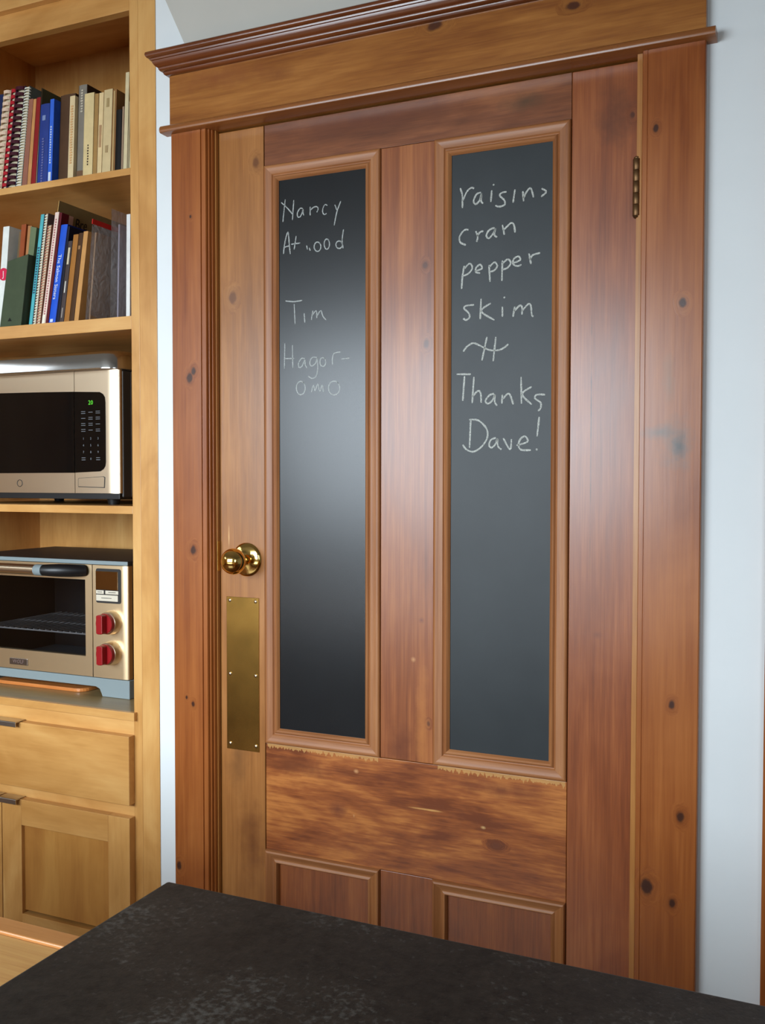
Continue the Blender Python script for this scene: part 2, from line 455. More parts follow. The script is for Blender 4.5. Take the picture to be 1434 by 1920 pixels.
# ------------------------------------------------------------------ mesh helpers (all take world coordinates)
class MB:
    def __init__(s):
        s.v, s.f = [], []

    def hexa(s, p):
        i = len(s.v)
        s.v += [tuple(q) for q in p]
        s.f += [tuple(i + k for k in f) for f in ((0, 3, 2, 1), (4, 5, 6, 7), (0, 1, 5, 4), (1, 2, 6, 5), (2, 3, 7, 6), (3, 0, 4, 7))]
        return s

    def box(s, x0, x1, y0, y1, z0, z1):
        return s.hexa([(x0, y0, z0), (x1, y0, z0), (x1, y1, z0), (x0, y1, z0), (x0, y0, z1), (x1, y0, z1), (x1, y1, z1), (x0, y1, z1)])

    def loft(s, rings, cap=True, closed=True):
        i = len(s.v)
        n = len(rings[0])
        for r_ in rings:
            s.v += [tuple(q) for q in r_]
        for a in range(len(rings) - 1):
            for k in range(n if closed else n - 1):
                k2 = (k + 1) % n
                s.f.append((i + a * n + k, i + a * n + k2, i + (a + 1) * n + k2, i + (a + 1) * n + k))
        if cap:
            s.f.append(tuple(i + k for k in reversed(range(n))))
            e = i + (len(rings) - 1) * n
            s.f.append(tuple(e + k for k in range(n)))
        return s

    def prism(s, poly, axis, a, b_):
        """extrude 2D polygon along axis from a to b_: axis 'y' poly is (x,z); 'z' poly is (x,y); 'x' poly is (y,z)"""
        def pt(q, t):
            return {'y': (q[0], t, q[1]), 'z': (q[0], q[1], t), 'x': (t, q[0], q[1])}[axis]
        return s.loft([[pt(q, a) for q in poly], [pt(q, b_) for q in poly]])

    def lathe(s, prof, c, axis='y', n=32):
        """prof: (radius, offset along axis)"""
        rings = []
        for (r_, t) in prof:
            ring = []
            for k in range(n):
                a = 2 * math.pi * k / n
                ca, sa = r_ * math.cos(a), r_ * math.sin(a)
                ring.append({'y': (c[0] + ca, c[1] + t, c[2] + sa), 'z': (c[0] + ca, c[1] + sa, c[2] + t), 'x': (c[0] + t, c[1] + ca, c[2] + sa)}[axis])
            rings.append(ring)
        return s.loft(rings)

    def tube(s, path, r_, n=8):
        rings = []
        P = [Vector(q) for q in path]
        R = r_ if isinstance(r_, (list, tuple)) else [r_] * len(P)
        ref = None
        for k, q in enumerate(P):
            t = (P[min(k + 1, len(P) - 1)] - P[max(k - 1, 0)]).normalized()
            if ref is None:
                ref = Vector((0, 0, 1)) if abs(t.z) < 0.9 else Vector((1, 0, 0))
            s1 = t.cross(ref).normalized()
            s2 = s1.cross(t).normalized()
            ref = s2
            rings.append([q + (s1 * math.cos(2 * math.pi * j / n) + s2 * math.sin(2 * math.pi * j / n)) * R[k] for j in range(n)])
        return s.loft(rings)

    def build(s, name, mat, parent=None, bevel=0.0, smooth=False, seg=2):
        me = bpy.data.meshes.new(name)
        xs = [q[0] for q in s.v]
        ys = [q[1] for q in s.v]
        zs = [q[2] for q in s.v]
        org = Vector(((min(xs) + max(xs)) / 2, (min(ys) + max(ys)) / 2, min(zs)))
        me.from_pydata([tuple(Vector(q) - org) for q in s.v], [], s.f)
        bm = bmesh.new()
        bm.from_mesh(me)
        bmesh.ops.recalc_face_normals(bm, faces=bm.faces)
        bm.to_mesh(me)
        bm.free()
        o = bpy.data.objects.new(name, me)
        scene.collection.objects.link(o)
        me.materials.append(mat)
        place(o, org, parent)
        if bevel:
            bv = o.modifiers.new('bevel', 'BEVEL')
            bv.width = bevel
            bv.segments = seg
            bv.limit_method = 'ANGLE'
            bv.angle_limit = math.radians(40)
        if smooth:
            for p_ in me.polygons:
                p_.use_smooth = True
            try:
                me.set_sharp_from_angle(angle=math.radians(38))
            except Exception:
                pass
        return o


WLOC = {}


def place(o, org, parent):
    WLOC[o.name] = Vector(org)
    if parent is not None:
        o.parent = parent
        o.location = Vector(org) - WLOC[parent.name]
    else:
        o.location = org


def thing(name, label, cat, loc, group=None, kind=None):
    o = bpy.data.objects.new(name, None)
    o.empty_display_size = 0.05
    scene.collection.objects.link(o)
    place(o, Vector(loc), None)
    tag(o, label, cat, group, kind)
    return o


def tag(o, label, cat=None, group=None, kind=None):
    o['label'] = label
    if cat:
        o['category'] = cat
    if group:
        o['group'] = group
    if kind:
        o['kind'] = kind
    return o


def box(name, mat, parent, x0, x1, y0, y1, z0, z1, bevel=0.001):
    return MB().box(min(x0, x1), max(x0, x1), min(y0, y1), max(y0, y1), min(z0, z1), max(z0, z1)).build(name, mat, parent, bevel)


def rrect(x0, x1, z0, z1, r_, n=6, corners=(1, 1, 1, 1)):
    """rounded rectangle, corners: low-left, low-right, up-right, up-left"""
    pts = []
    for (cx, cz, a0, on) in ((x0 + r_, z0 + r_, 180, corners[0]), (x1 - r_, z0 + r_, 270, corners[1]), (x1 - r_, z1 - r_, 0, corners[2]), (x0 + r_, z1 - r_, 90, corners[3])):
        if on:
            for k in range(n + 1):
                a = math.radians(a0 + 90 * k / n)
                pts.append((cx + r_ * math.cos(a), cz + r_ * math.sin(a)))
        else:
            sx = -1 if a0 in (180, 90) else 1
            sz = -1 if a0 in (180, 270) else 1
            pts.append((cx + sx * r_, cz + sz * r_))
    return pts


def text_mesh(name, body, size, mat, parent, fn, extrude=0.0002, align='CENTER'):
    """lettering as a mesh; fn maps the flat (x, y, z) of the letters to world coordinates"""
    cu = bpy.data.curves.new('lettering', 'FONT')
    cu.body = body
    cu.size = size
    cu.extrude = extrude
    cu.align_x = align
    cu.align_y = 'CENTER'
    cu.resolution_u = 2
    t = bpy.data.objects.new('lettering', cu)
    scene.collection.objects.link(t)
    bpy.context.view_layer.update()
    me = bpy.data.meshes.new_from_object(t.evaluated_get(bpy.context.evaluated_depsgraph_get()))
    bpy.data.objects.remove(t, do_unlink=True)
    mb = MB()
    mb.v = [tuple(fn(*v.co)) for v in me.vertices]
    mb.f = [tuple(p_.vertices) for p_ in me.polygons]
    bpy.data.meshes.remove(me)
    return mb.build(name, mat, parent)


# ------------------------------------------------------------------ the room
ZC = 2.75
YW = WIN1['y']
fl = box('floor', M['floor'], None, -3.14, 3.54, YW - 0.14, 0.65, -0.05, 0.0, 0)
tag(fl, 'light oak floor of the kitchen', 'floor', kind='structure')
ce = box('ceiling', M['ceiling'], None, -3.14, 3.54, YW - 0.14, 0.65, ZC, ZC + 0.05, 0)
tag(ce, 'white painted ceiling of the kitchen', 'ceiling', kind='structure')
DX0, DX1, DZ1 = 0.1035, 1.0120, 1.9885     # clear opening of the doorway
CX0, CX1 = -0.978, -0.048                  # recess the bookcase stands in
CT = 2.62
w = MB()
w.box(CX1, DX0 - 0.02, -0.0105, 0.14, 0, ZC)
w.box(DX0 - 0.02, DX1 + 0.02, -0.0105, 0.14, DZ1 + 0.02, ZC)
w.box(DX1 + 0.02, 3.5, 0, 0.14, 0, ZC)
w.box(DX0 - 0.02, DX1 + 0.02, 0.10, 0.14, 0, DZ1 + 0.02)
w.box(CX0, CX1, 0, 0.14, CT, ZC)
w.box(-3.1, CX0, 0, 0.14, 0, ZC)
tag(w.build('wall_back', M['wall']), 'pale blue-white painted wall around the pine door', 'wall', kind='structure')
w = MB()
w.box(-3.1, WIN1['x0'], YW - 0.14, YW, 0, ZC)
w.box(WIN1['x1'], ADDED_WIN3['x0'], YW - 0.14, YW, 0, ZC)
w.box(ADDED_WIN3['x1'], 3.5, YW - 0.14, YW, 0, ZC)
w.box(ADDED_WIN3['x0'], ADDED_WIN3['x1'], YW - 0.14, YW, 0, WIN1['z0'])
w.box(ADDED_WIN3['x0'], ADDED_WIN3['x1'], YW - 0.14, YW, WIN1['z1'], ZC)
w.box(WIN1['x0'], WIN1['x1'], YW - 0.14, YW, 0, WIN1['z0'])
w.box(WIN1['x0'], WIN1['x1'], YW - 0.14, YW, WIN1['z1'], ZC)
wf = w.build('wall_front', M['wall'])
tag(wf, 'white painted wall with a wide window behind the camera', 'wall', kind='structure')
for k in range(3):
    box('cupboard_front', M['panelling'], wf, -2.98 + k * 0.48, -2.51 + k * 0.48, YW, YW + 0.03, 0.08, 1.95, 0.004)
w = MB()
w.box(-3.14, -3.0, YW, ADDED_WIN2['y0'], 0, ZC)
w.box(-3.14, -3.0, ADDED_WIN2['y1'], 0, 0, ZC)
w.box(-3.14, -3.0, ADDED_WIN2['y0'], ADDED_WIN2['y1'], 0, ADDED_WIN2['z0'])
w.box(-3.14, -3.0, ADDED_WIN2['y0'], ADDED_WIN2['y1'], ADDED_WIN2['z1'], ZC)
tag(w.build('wall_left', M['panelling']), 'maple panelled wall on the left of the kitchen', 'wall', kind='structure')
w = MB().box(3.4, 3.54, YW, 0, 0, ZC).build('wall_right', M['wall'])
tag(w, 'white painted wall on the right of the kitchen', 'wall', kind='structure')
# window frames with bars
for nm, W_ in (('window_1', WIN1), ('added_window_2', ADDED_WIN2)):
    f = MB()
    if nm == 'window_1':
        x0, x1, z0, z1 = W_['x0'], W_['x1'], W_['z0'], W_['z1']
        for a in (x0, x0 + (x1 - x0) / 3, x0 + 2 * (x1 - x0) / 3, x1):
            f.box(a - 0.03, a + 0.03, YW - 0.06, YW + 0.01, z0, z1)
        f.box(x0, x1, YW - 0.06, YW + 0.03, z0 - 0.03, z0 + 0.03)
        f.box(x0, x1, YW - 0.06, YW + 0.01, z1 - 0.03, z1 + 0.03)
        lab = 'wide white framed window behind the camera'
    else:
        y0, y1, z0, z1 = W_['y0'], W_['y1'], W_['z0'], W_['z1']
        for a in (y0, (y0 + y1) / 2, y1):
            f.box(-3.06, -2.99, a - 0.03, a + 0.03, z0, z1)
        f.box(-3.06, -2.97, y0, y1, z0 - 0.03, z0 + 0.03)
        f.box(-3.06, -2.99, y0, y1, z1 - 0.03, z1 + 0.03)
        lab = 'high white framed window added in the maple wall to brighten the tray'
    tag(f.build(nm, M['ceiling']), lab, 'window', kind='structure')
f = MB()  # frame around the added fill light
for a in (ADDED_WIN3['x0'], ADDED_WIN3['x1']):
    f.box(a - 0.03, a + 0.03, YW - 0.06, YW + 0.01, WIN1['z0'], WIN1['z1'])
for a in (WIN1['z0'], WIN1['z1']):
    f.box(ADDED_WIN3['x0'], ADDED_WIN3['x1'], YW - 0.06, YW + 0.01, a - 0.03, a + 0.03)
tag(f.build('added_window_3', M['ceiling']), 'narrow white framed window added behind the camera as fill from the right', 'window', kind='structure')
# sloping ceiling board above the doorway, its slanted left edge shows beside the bookcase
so = MB()
kx = -0.0332 / 0.0897
A0 = (0.0300 - kx * (2.1892 - 2.172), -0.0112, 2.172)
z_t = 2.70
A1 = (0.0300 + kx * (z_t - 2.1892), -0.0112 - (z_t - 2.172) * 0.25, z_t)
so.hexa([A0, (1.35, A0[1], A0[2]), (1.35, 0.0, A0[2]), (A0[0] + 0.01, 0.0, A0[2]), A1, (1.35, A1[1], z_t), (1.35, 0.0, z_t), (A1[0] + 0.06, 0.0, z_t)])
tag(so.build('trim_3', M['soffit']), 'warm grey sloping soffit above the door head', 'soffit', kind='structure')

# ------------------------------------------------------------------ door surround
tr1 = thing('trim_1', 'orange pine casing, frieze and moulded crown around the door', 'door trim', (0.565, -0.01, 0), kind='structure')
YC = -0.022
prof = [(0.0, 0.0), (0.0, YC + 0.0015), (0.0015, YC), (0.0775, YC), (0.0785, YC + 0.003), (0.0805, YC + 0.003), (0.0815, YC), (0.0905, YC),
        (0.0918, YC + 0.0015), (0.0922, -0.0145), (0.0936, -0.0160), (0.0956, -0.0160), (0.0966, -0.0145), (0.0968, -0.0075), (0.0980, -0.0092),
        (0.0998, -0.0092), (0.1008, -0.0075), (0.1010, 0.0)]
ZK = 1.9875
prof_r = [(0.0, 0.0), (0.0, YC + 0.0015), (0.0015, YC), (0.0965, YC), (0.0972, YC + 0.002), (0.0982, YC + 0.002), (0.0990, YC + 0.0005), (0.1065, YC + 0.0005), (0.1080, YC + 0.003), (0.1082, 0.0)]
for side in (0, 1):
    poly = [(x, y) for x, y in prof] if side == 0 else [(1.131 - x, y) for x, y in prof_r]
    MB().prism(poly, 'z', 0.0, ZK).build('casing', M['casing'], tr1, smooth=True)
    # jamb lining
    xa, xb = (DX0 - 0.02, DX0) if side == 0 else (DX1, DX1 + 0.02)
    if side == 1:
        MB().box(DX1 + 0.0010, DX1 + 0.0107, -0.012, 0.0, 0, ZK).build('jamb_edge', M['jamb'], tr1)
    MB().box(xa, xb, 0.0, 0.14, 0, DZ1 + 0.02).build('jamb', M['jamb'], tr1)
MB().box(DX0, DX1, -0.004, 0.14, DZ1, DZ1 + 0.02).build('head_jamb', M['jamb'], tr1)
# rounded bead over the casings
bd = [(0.0, 1.9880), (-0.0365, 1.9880), (-0.0390, 1.9892), (-0.0402, 1.9920), (-0.0402, 1.9960), (-0.0390, 1.9995), (-0.0365, 2.0025), (-0.0325, 2.0045), (-0.0270, 2.0050), (0.0, 2.0050)]
MB().prism(bd, 'x', -0.018, 1.148).build('bead', M['bead'], tr1, smooth=True)
box('frieze_board', M['frieze'], tr1, -0.003, 1.131, YC, 0.0, 2.0035, 2.118, 0.001)
cp = [(0.0, 2.1145), (0.005, 2.1150), (0.0085, 2.1175), (0.0100, 2.1215), (0.0120, 2.1225), (0.0150, 2.1240), (0.0170, 2.1270), (0.0175, 2.1300),
      (0.0210, 2.1320), (0.0240, 2.1350), (0.0262, 2.1390), (0.0275, 2.1425), (0.0300, 2.1435), (0.0310, 2.1465), (0.0345, 2.1480), (0.0372, 2.1510), (0.0382, 2.1550),
      (0.0375, 2.1590), (0.0345, 2.1615), (0.0, 2.1625)]
ringL, ringA, ringB, ringR = [], [], [], []
for (p_, z_) in cp:
    ringL.append((-0.003 - p_, 0.0, z_))
    ringA.append((-0.003 - p_, YC - p_, z_))
    ringB.append((1.131 + p_, YC - p_, z_))
    ringR.append((1.131 + p_, 0.0, z_))
MB().loft([ringL, ringA, ringB, ringR]).build('crown', M['crown'], tr1, smooth=True)
box('strike_plate', M['plate'], tr1, DX0 - 0.0006, DX0 + 0.0012, -0.001, 0.020, 1.018, 1.085, 0)
# casing of the next doorway, cut by the right edge of the picture
t2 = MB().prism([(1.24 + x, y) for x, y in prof], 'z', 0.0, ZK).build('trim_2', M['casing'], None, smooth=True)
tag(t2, 'narrow red-brown casing of the next doorway at the right edge', 'door trim', kind='structure')

# ------------------------------------------------------------------ the door
YD = 0.010
door = thing('door_1', 'reddish varnished pine door with two tall chalkboard panels and brass knob', 'door', (0.558, 0.03, 0.0), kind='structure')
YB_ = 0.046
SX0, SX1, SX2, SX3 = 0.1048, 0.2205, 0.889, 1.0105
MX0, MX1 = 0.497, 0.615
ZT, ZP1, ZP0, ZL1, ZB = 1.985, 1.898, 0.643, 0.407, 0.20
gp = 0.0007
box('stile', M['stile_l'], door, SX0, SX1 - 2 * gp, YD, YB_, 0.012, ZT, 0.0012)
box('stile', M['stile_r'], door, SX2 + gp, SX3, YD, YB_, 0.012, ZT, 0.0012)
box('top_rail', M['rail_t'], door, SX1 + gp, SX2, YD, YB_, ZP1, ZT, 0.0008)
box('mullion', M['mullion'], door, MX0 + gp, MX1 - gp, YD, YB_, ZP0 + gp, ZP1 - gp, 0.0008)
box('lock_rail', M['rail_l'], door, SX1 + gp, SX2, YD, YB_, ZL1, ZP0 - gp, 0.0008)
box('mullion', M['panel'], door, MX0 + gp, MX1 - gp, YD, YB_, ZB + gp, ZL1 - gp, 0.0008)
box('bottom_rail', M['rail_b'], door, SX1 + gp, SX2, YD, YB_, 0.012, ZB, 0.0008)


def frame(parent, x0, x1, z0, z1, prof_, matx, matz):
    """four mitred lengths of moulding around a panel; prof_ = (inset from the outer edge, y)"""
    def pt(cx, cz, sx, sz, t, y):
        return (cx + sx * t, y, cz + sz * t)
    C = [(x0, z0, 1, 1), (x1, z0, -1, 1), (x1, z1, -1, -1), (x0, z1, 1, -1)]
    for k in range(4):
        a, b_ = C[k], C[(k + 1) % 4]
        e = 0.0002
        ra = [pt(*a, t, y) for t, y in prof_]
        rb = [pt(*b_, t, y) for t, y in prof_]
        MB().loft([ra, rb]).build('moulding', matx if k % 2 == 0 else matz, parent, smooth=True)


def board(x0, x1, z0, z1, words, cm, wid, lab, bm_):
    frame(door, x0, x1, z0, z1, [(0.0, YD + 0.004), (0.0, YD - 0.0025), (0.0012, YD - 0.0044), (0.0035, YD - 0.0056), (0.0060, YD - 0.0060), (0.0085, YD - 0.0056), (0.0108, YD - 0.0050),
                                 (0.0205, YD - 0.0052), (0.0225, YD - 0.0026), (0.0240, YD - 0.0022), (0.0262, YD - 0.0052), (0.0290, YD - 0.0060), (0.0312, YD - 0.0048), (0.0330, YD - 0.0012), (0.0350, YD + 0.0005), (0.0350, YD + 0.004)],
          M['mould_x'], M['mould_z'])
    cb_ = box('chalkboard', bm_, door, x0 + 0.03, x1 - 0.03, YD + 0.0022, YD + 0.012, z0 + 0.03, z1 - 0.03, 0)
    cb_['label'] = lab
    for wd, strokes in words.items():
        mb = MB()
        for s_ in strokes:
            P = smooth_line(s_)
            n_ = len(P)
            i0 = len(mb.v)
            for k, (x, z) in enumerate(P):
                a, c = P[max(k - 1, 0)], P[min(k + 1, n_ - 1)]
                dx, dz = c[0] - a[0], c[1] - a[1]
                l_ = math.hypot(dx, dz) or 1
                hw = wid * (0.75 + 0.35 * random.random()) * (0.7 if k in (0, n_ - 1) else 1)
                nx_, nz_ = -dz / l_ * hw, dx / l_ * hw
                for sg, yy in ((1, 0.0019), (-1, 0.0019)):
                    mb.v.append((x + sg * nx_, YD + yy, z + sg * nz_))
            for k in range(n_ - 1):
                q = i0 + 2 * k
                mb.f.append((q, q + 1, q + 3, q + 2))
        ob = mb.build('chalk_word', cm, cb_)
        ob['label'] = 'handwritten chalk word reading ' + wd


def smooth_line(P):
    if len(P) == 2:
        (x0, z0), (x1, z1) = P
        return [(x0 + (x1 - x0) * k / 8, z0 + (z1 - z0) * k / 8) for k in range(9)]
    out_ = []
    Q = [P[0]] + list(P) + [P[-1]]
    for i in range(1, len(Q) - 2):
        p0, p1, p2, p3 = Q[i - 1], Q[i], Q[i + 1], Q[i + 2]
        for k in range(5):
            t = k / 5
            out_.append(tuple(0.5 * ((2 * p1[j]) + (-p0[j] + p2[j]) * t + (2 * p0[j] - 5 * p1[j] + 4 * p2[j] - p3[j]) * t * t + (-p0[j] + 3 * p1[j] - 3 * p2[j] + p3[j]) * t ** 3) for j in (0, 1)))
    out_.append(P[-1])
    return out_


CHALK_LEFT = {
  'Nancy': [[(0.2714,1.8221),(0.2654,1.7747)],[(0.2615,1.8168),(0.2769,1.8026),(0.2899,1.7881)],[(0.2923,1.8183),(0.2889,1.7764)],[(0.3142,1.7975),(0.3078,1.799),(0.3013,1.7905),(0.3019,1.782),(0.3077,1.7813),(0.3126,1.7892),(0.3149,1.796),(0.3149,1.7876),(0.3168,1.7832)],[(0.3319,1.7997),(0.3319,1.7815)],[(0.3319,1.7918),(0.3399,1.7976),(0.3478,1.7979),(0.351,1.7933),(0.3478,1.7861)],[(0.3731,1.7977),(0.3668,1.7998),(0.3621,1.7921),(0.3621,1.7837),(0.3659,1.7797),(0.3709,1.7813)],[(0.3904,1.7971),(0.3951,1.7856)],[(0.4044,1.803),(0.3951,1.7814),(0.3888,1.7545)]],
  'Atwood': [[(0.2668,1.7064),(0.2702,1.7302),(0.2778,1.7521),(0.281,1.7263),(0.2835,1.7048)],[(0.2685,1.7204),(0.2816,1.7228)],[(0.298,1.7416),(0.293,1.7138)],[(0.2856,1.7253),(0.3076,1.7259)],[(0.3231,1.7193),(0.3254,1.7107)],[(0.3295,1.7137),(0.3321,1.7073)],[(0.3533,1.7221),(0.3562,1.7183),(0.3573,1.7135),(0.3564,1.7088),(0.3537,1.7054),(0.3499,1.7042),(0.3459,1.7055),(0.3428,1.7089),(0.3414,1.7137),(0.342,1.7185),(0.3445,1.7222),(0.3482,1.7238),(0.3522,1.7228),(0.3554,1.7197)],[(0.3747,1.7262),(0.3769,1.7223),(0.3778,1.7171),(0.3771,1.7119),(0.3749,1.7082),(0.3719,1.7068),(0.3688,1.7081),(0.3664,1.7118),(0.3652,1.7169),(0.3657,1.7221),(0.3677,1.7261),(0.3706,1.7279),(0.3738,1.727),(0.3763,1.7237)],[(0.4041,1.7195),(0.4068,1.7165),(0.4078,1.7126),(0.407,1.7089),(0.4044,1.7063),(0.4008,1.7054),(0.3971,1.7065),(0.3942,1.7093),(0.3929,1.7131),(0.3935,1.7169),(0.3958,1.7197),(0.3993,1.7209),(0.403,1.7201),(0.4061,1.7176)],[(0.4106,1.7439),(0.4075,1.7221),(0.4097,1.7048)]],
  'Tim': [[(0.2715,1.6059),(0.2912,1.603),(0.3123,1.604)],[(0.2928,1.5978),(0.295,1.5551)],[(0.3171,1.5762),(0.3187,1.5564)],[(0.338,1.5804),(0.3344,1.561)],[(0.3364,1.5707),(0.346,1.5798),(0.3476,1.5643)],[(0.3476,1.5685),(0.3571,1.5791),(0.3619,1.5675),(0.3698,1.5586)]],
  'Hagor': [[(0.2697,1.5153),(0.2685,1.4611)],[(0.2884,1.51),(0.2892,1.4615)],[(0.2696,1.4825),(0.2926,1.4819)],[(0.3185,1.48),(0.3105,1.481),(0.3033,1.4708),(0.3046,1.4622),(0.312,1.4647),(0.3185,1.4772),(0.3195,1.4672),(0.324,1.4599)],[(0.3475,1.4813),(0.3363,1.4814),(0.3305,1.4709),(0.3346,1.4636),(0.3443,1.4688),(0.3484,1.4785),(0.3497,1.4587),(0.3458,1.442),(0.3362,1.4373),(0.3266,1.4428)],[(0.3653,1.4786),(0.3678,1.4752),(0.3688,1.4707),(0.368,1.4662),(0.3656,1.4628),(0.3623,1.4615),(0.3588,1.4626),(0.3561,1.4657),(0.3548,1.4701),(0.3554,1.4747),(0.3575,1.4783),(0.3608,1.48),(0.3643,1.4793),(0.3672,1.4765)],[(0.3846,1.4641),(0.3852,1.4808),(0.3903,1.4881),(0.4034,1.4896)],[(0.4059,1.475),(0.4246,1.476)]],
  'omo': [[(0.3141,1.4301),(0.3179,1.4249),(0.3194,1.418),(0.3182,1.411),(0.3145,1.4059),(0.3094,1.4038),(0.3041,1.4053),(0.2999,1.4101),(0.298,1.4169),(0.2988,1.424),(0.3022,1.4295),(0.3072,1.4321),(0.3125,1.4311),(0.3169,1.4268)],[(0.3346,1.4085),(0.3394,1.4225),(0.3432,1.411),(0.3497,1.4249),(0.3547,1.4092),(0.3602,1.4217),(0.3633,1.4075)],[(0.3953,1.4273),(0.4,1.4219),(0.4018,1.4148),(0.4003,1.4078),(0.3958,1.4025),(0.3895,1.4004),(0.383,1.402),(0.3778,1.4069),(0.3755,1.4139),(0.3765,1.4211),(0.3806,1.4268),(0.3867,1.4294),(0.3933,1.4284),(0.3988,1.4239)]],
}
CHALK_RIGHT = {
  'raisins': [[(0.6678,1.7977),(0.6723,1.7825),(0.6724,1.7582)],[(0.6731,1.772),(0.6816,1.7891),(0.6907,1.7956),(0.6966,1.7935)],[(0.7109,1.7842),(0.7018,1.7818),(0.6956,1.7694),(0.7001,1.7627),(0.7084,1.7696),(0.712,1.782),(0.711,1.7676),(0.7154,1.7623)],[(0.7327,1.7857),(0.731,1.7636)],[(0.7355,1.797),(0.7373,1.7947)],[(0.7625,1.7793),(0.7532,1.7784),(0.7489,1.7735),(0.7579,1.7639),(0.759,1.7552),(0.749,1.7523),(0.74,1.7553)],[(0.7795,1.7817),(0.7757,1.7567)],[(0.795,1.7764),(0.7966,1.757)],[(0.7958,1.7628),(0.8021,1.7739),(0.809,1.7805),(0.8125,1.776),(0.8161,1.7621)],[(0.8316,1.7771),(0.841,1.7699),(0.8307,1.7617)]],
  'cran': [[(0.6856,1.7144),(0.6763,1.7143),(0.6671,1.7031),(0.6683,1.6915),(0.6802,1.6851)],[(0.7003,1.7101),(0.7044,1.6993),(0.7022,1.6891)],[(0.7029,1.7001),(0.7095,1.7074),(0.716,1.7085)],[(0.7392,1.7129),(0.7276,1.709),(0.7222,1.6992),(0.7277,1.6935),(0.7367,1.7029),(0.7406,1.7111),(0.7385,1.6993),(0.744,1.6939)],[(0.7546,1.7164),(0.7586,1.6972)],[(0.7564,1.706),(0.7671,1.7151),(0.7724,1.7183),(0.7778,1.714),(0.78,1.6991)]],
  'pepper': [[(0.6766,1.6447),(0.673,1.6223),(0.6716,1.5997)],[(0.6759,1.6377),(0.6877,1.6482),(0.6936,1.6397),(0.687,1.6298),(0.6752,1.6249)],[(0.6996,1.6322),(0.7134,1.6362),(0.7098,1.6441),(0.7017,1.6389),(0.7007,1.6304),(0.7098,1.6275)],[(0.728,1.6418),(0.73,1.6089)],[(0.7287,1.6376),(0.7388,1.646),(0.7446,1.6386),(0.7389,1.6305),(0.7302,1.6285)],[(0.755,1.6479),(0.7541,1.6086)],[(0.755,1.6421),(0.7657,1.6493),(0.7718,1.642),(0.7658,1.6333),(0.7554,1.6304)],[(0.7764,1.6409),(0.7905,1.6457),(0.787,1.6528),(0.7781,1.6492),(0.7764,1.6391),(0.7853,1.6346),(0.7931,1.6366)],[(0.808,1.6566),(0.812,1.6359)],[(0.8099,1.6439),(0.8151,1.6526),(0.83,1.6556)]],
  'skim': [[(0.6973,1.5664),(0.6807,1.5658),(0.677,1.5608),(0.6863,1.5515),(0.6882,1.5426),(0.6808,1.5379),(0.6752,1.5417)],[(0.7119,1.5774),(0.7103,1.5376)],[(0.732,1.5673),(0.7124,1.5531),(0.7394,1.5339)],[(0.7555,1.5587),(0.7556,1.5391)],[(0.7582,1.5774),(0.7604,1.5751)],[(0.7805,1.5569),(0.7767,1.5376)],[(0.7787,1.5477),(0.7893,1.5579),(0.7946,1.5555),(0.7947,1.5405)],[(0.7947,1.5473),(0.8069,1.56),(0.8122,1.5563),(0.8141,1.5392),(0.8176,1.5355)]],
  'H': [[(0.6755,1.4758),(0.6829,1.4853),(0.6958,1.4915),(0.7087,1.4866),(0.7288,1.4765),(0.7469,1.4748),(0.7595,1.4793),(0.7677,1.4857)],[(0.7243,1.502),(0.7143,1.4564)],[(0.7425,1.501),(0.7373,1.4539)]],
  'Thanks': [[(0.6618,1.4319),(0.6916,1.4306)],[(0.6783,1.4276),(0.6748,1.3786)],[(0.6979,1.425),(0.6945,1.3734)],[(0.6952,1.3859),(0.7054,1.3968),(0.7117,1.3931),(0.7132,1.3738)],[(0.7394,1.391),(0.7293,1.3872),(0.722,1.377),(0.7275,1.3716),(0.7366,1.3783),(0.7409,1.3885),(0.7409,1.3747),(0.7457,1.3669)],[(0.7564,1.388),(0.7554,1.3707)],[(0.7565,1.3793),(0.7672,1.3893),(0.7726,1.3857),(0.7784,1.3683)],[(0.7937,1.4209),(0.7947,1.3695)],[(0.8149,1.4013),(0.796,1.3876),(0.8152,1.3671)],[(0.8412,1.385),(0.8255,1.3856),(0.8214,1.3789),(0.8326,1.37),(0.8327,1.3598),(0.8275,1.3542)]],
  'Dave': [[(0.6917,1.3412),(0.6893,1.2849)],[(0.6883,1.3412),(0.7075,1.339),(0.7241,1.3229),(0.726,1.3054),(0.7151,1.2881),(0.6986,1.2778),(0.6837,1.2815),(0.6751,1.2915)],[(0.7435,1.3044),(0.7333,1.3001),(0.7298,1.2897),(0.7352,1.2851),(0.7436,1.293),(0.7464,1.3023),(0.7479,1.2877),(0.7552,1.2813)],[(0.7587,1.3031),(0.7724,1.2811),(0.7752,1.3011)],[(0.7856,1.2889),(0.8068,1.2955),(0.8032,1.3058),(0.7944,1.3025),(0.7892,1.2906),(0.7945,1.2802),(0.814,1.2793)],[(0.83,1.3428),(0.8261,1.3054)],[(0.8238,1.2812),(0.8273,1.2798)]],
}

board(0.2212, MX0, ZP0, ZP1, CHALK_LEFT, M['chalk_l'], 0.0013, 'tall black chalkboard with faint names in its upper half', M['board_l'])
board(MX1, 0.8885, ZP0, ZP1, CHALK_RIGHT, M['chalk_r'], 0.0018, 'tall dark grey chalkboard with a shopping list and a thank-you', M['board_r'])
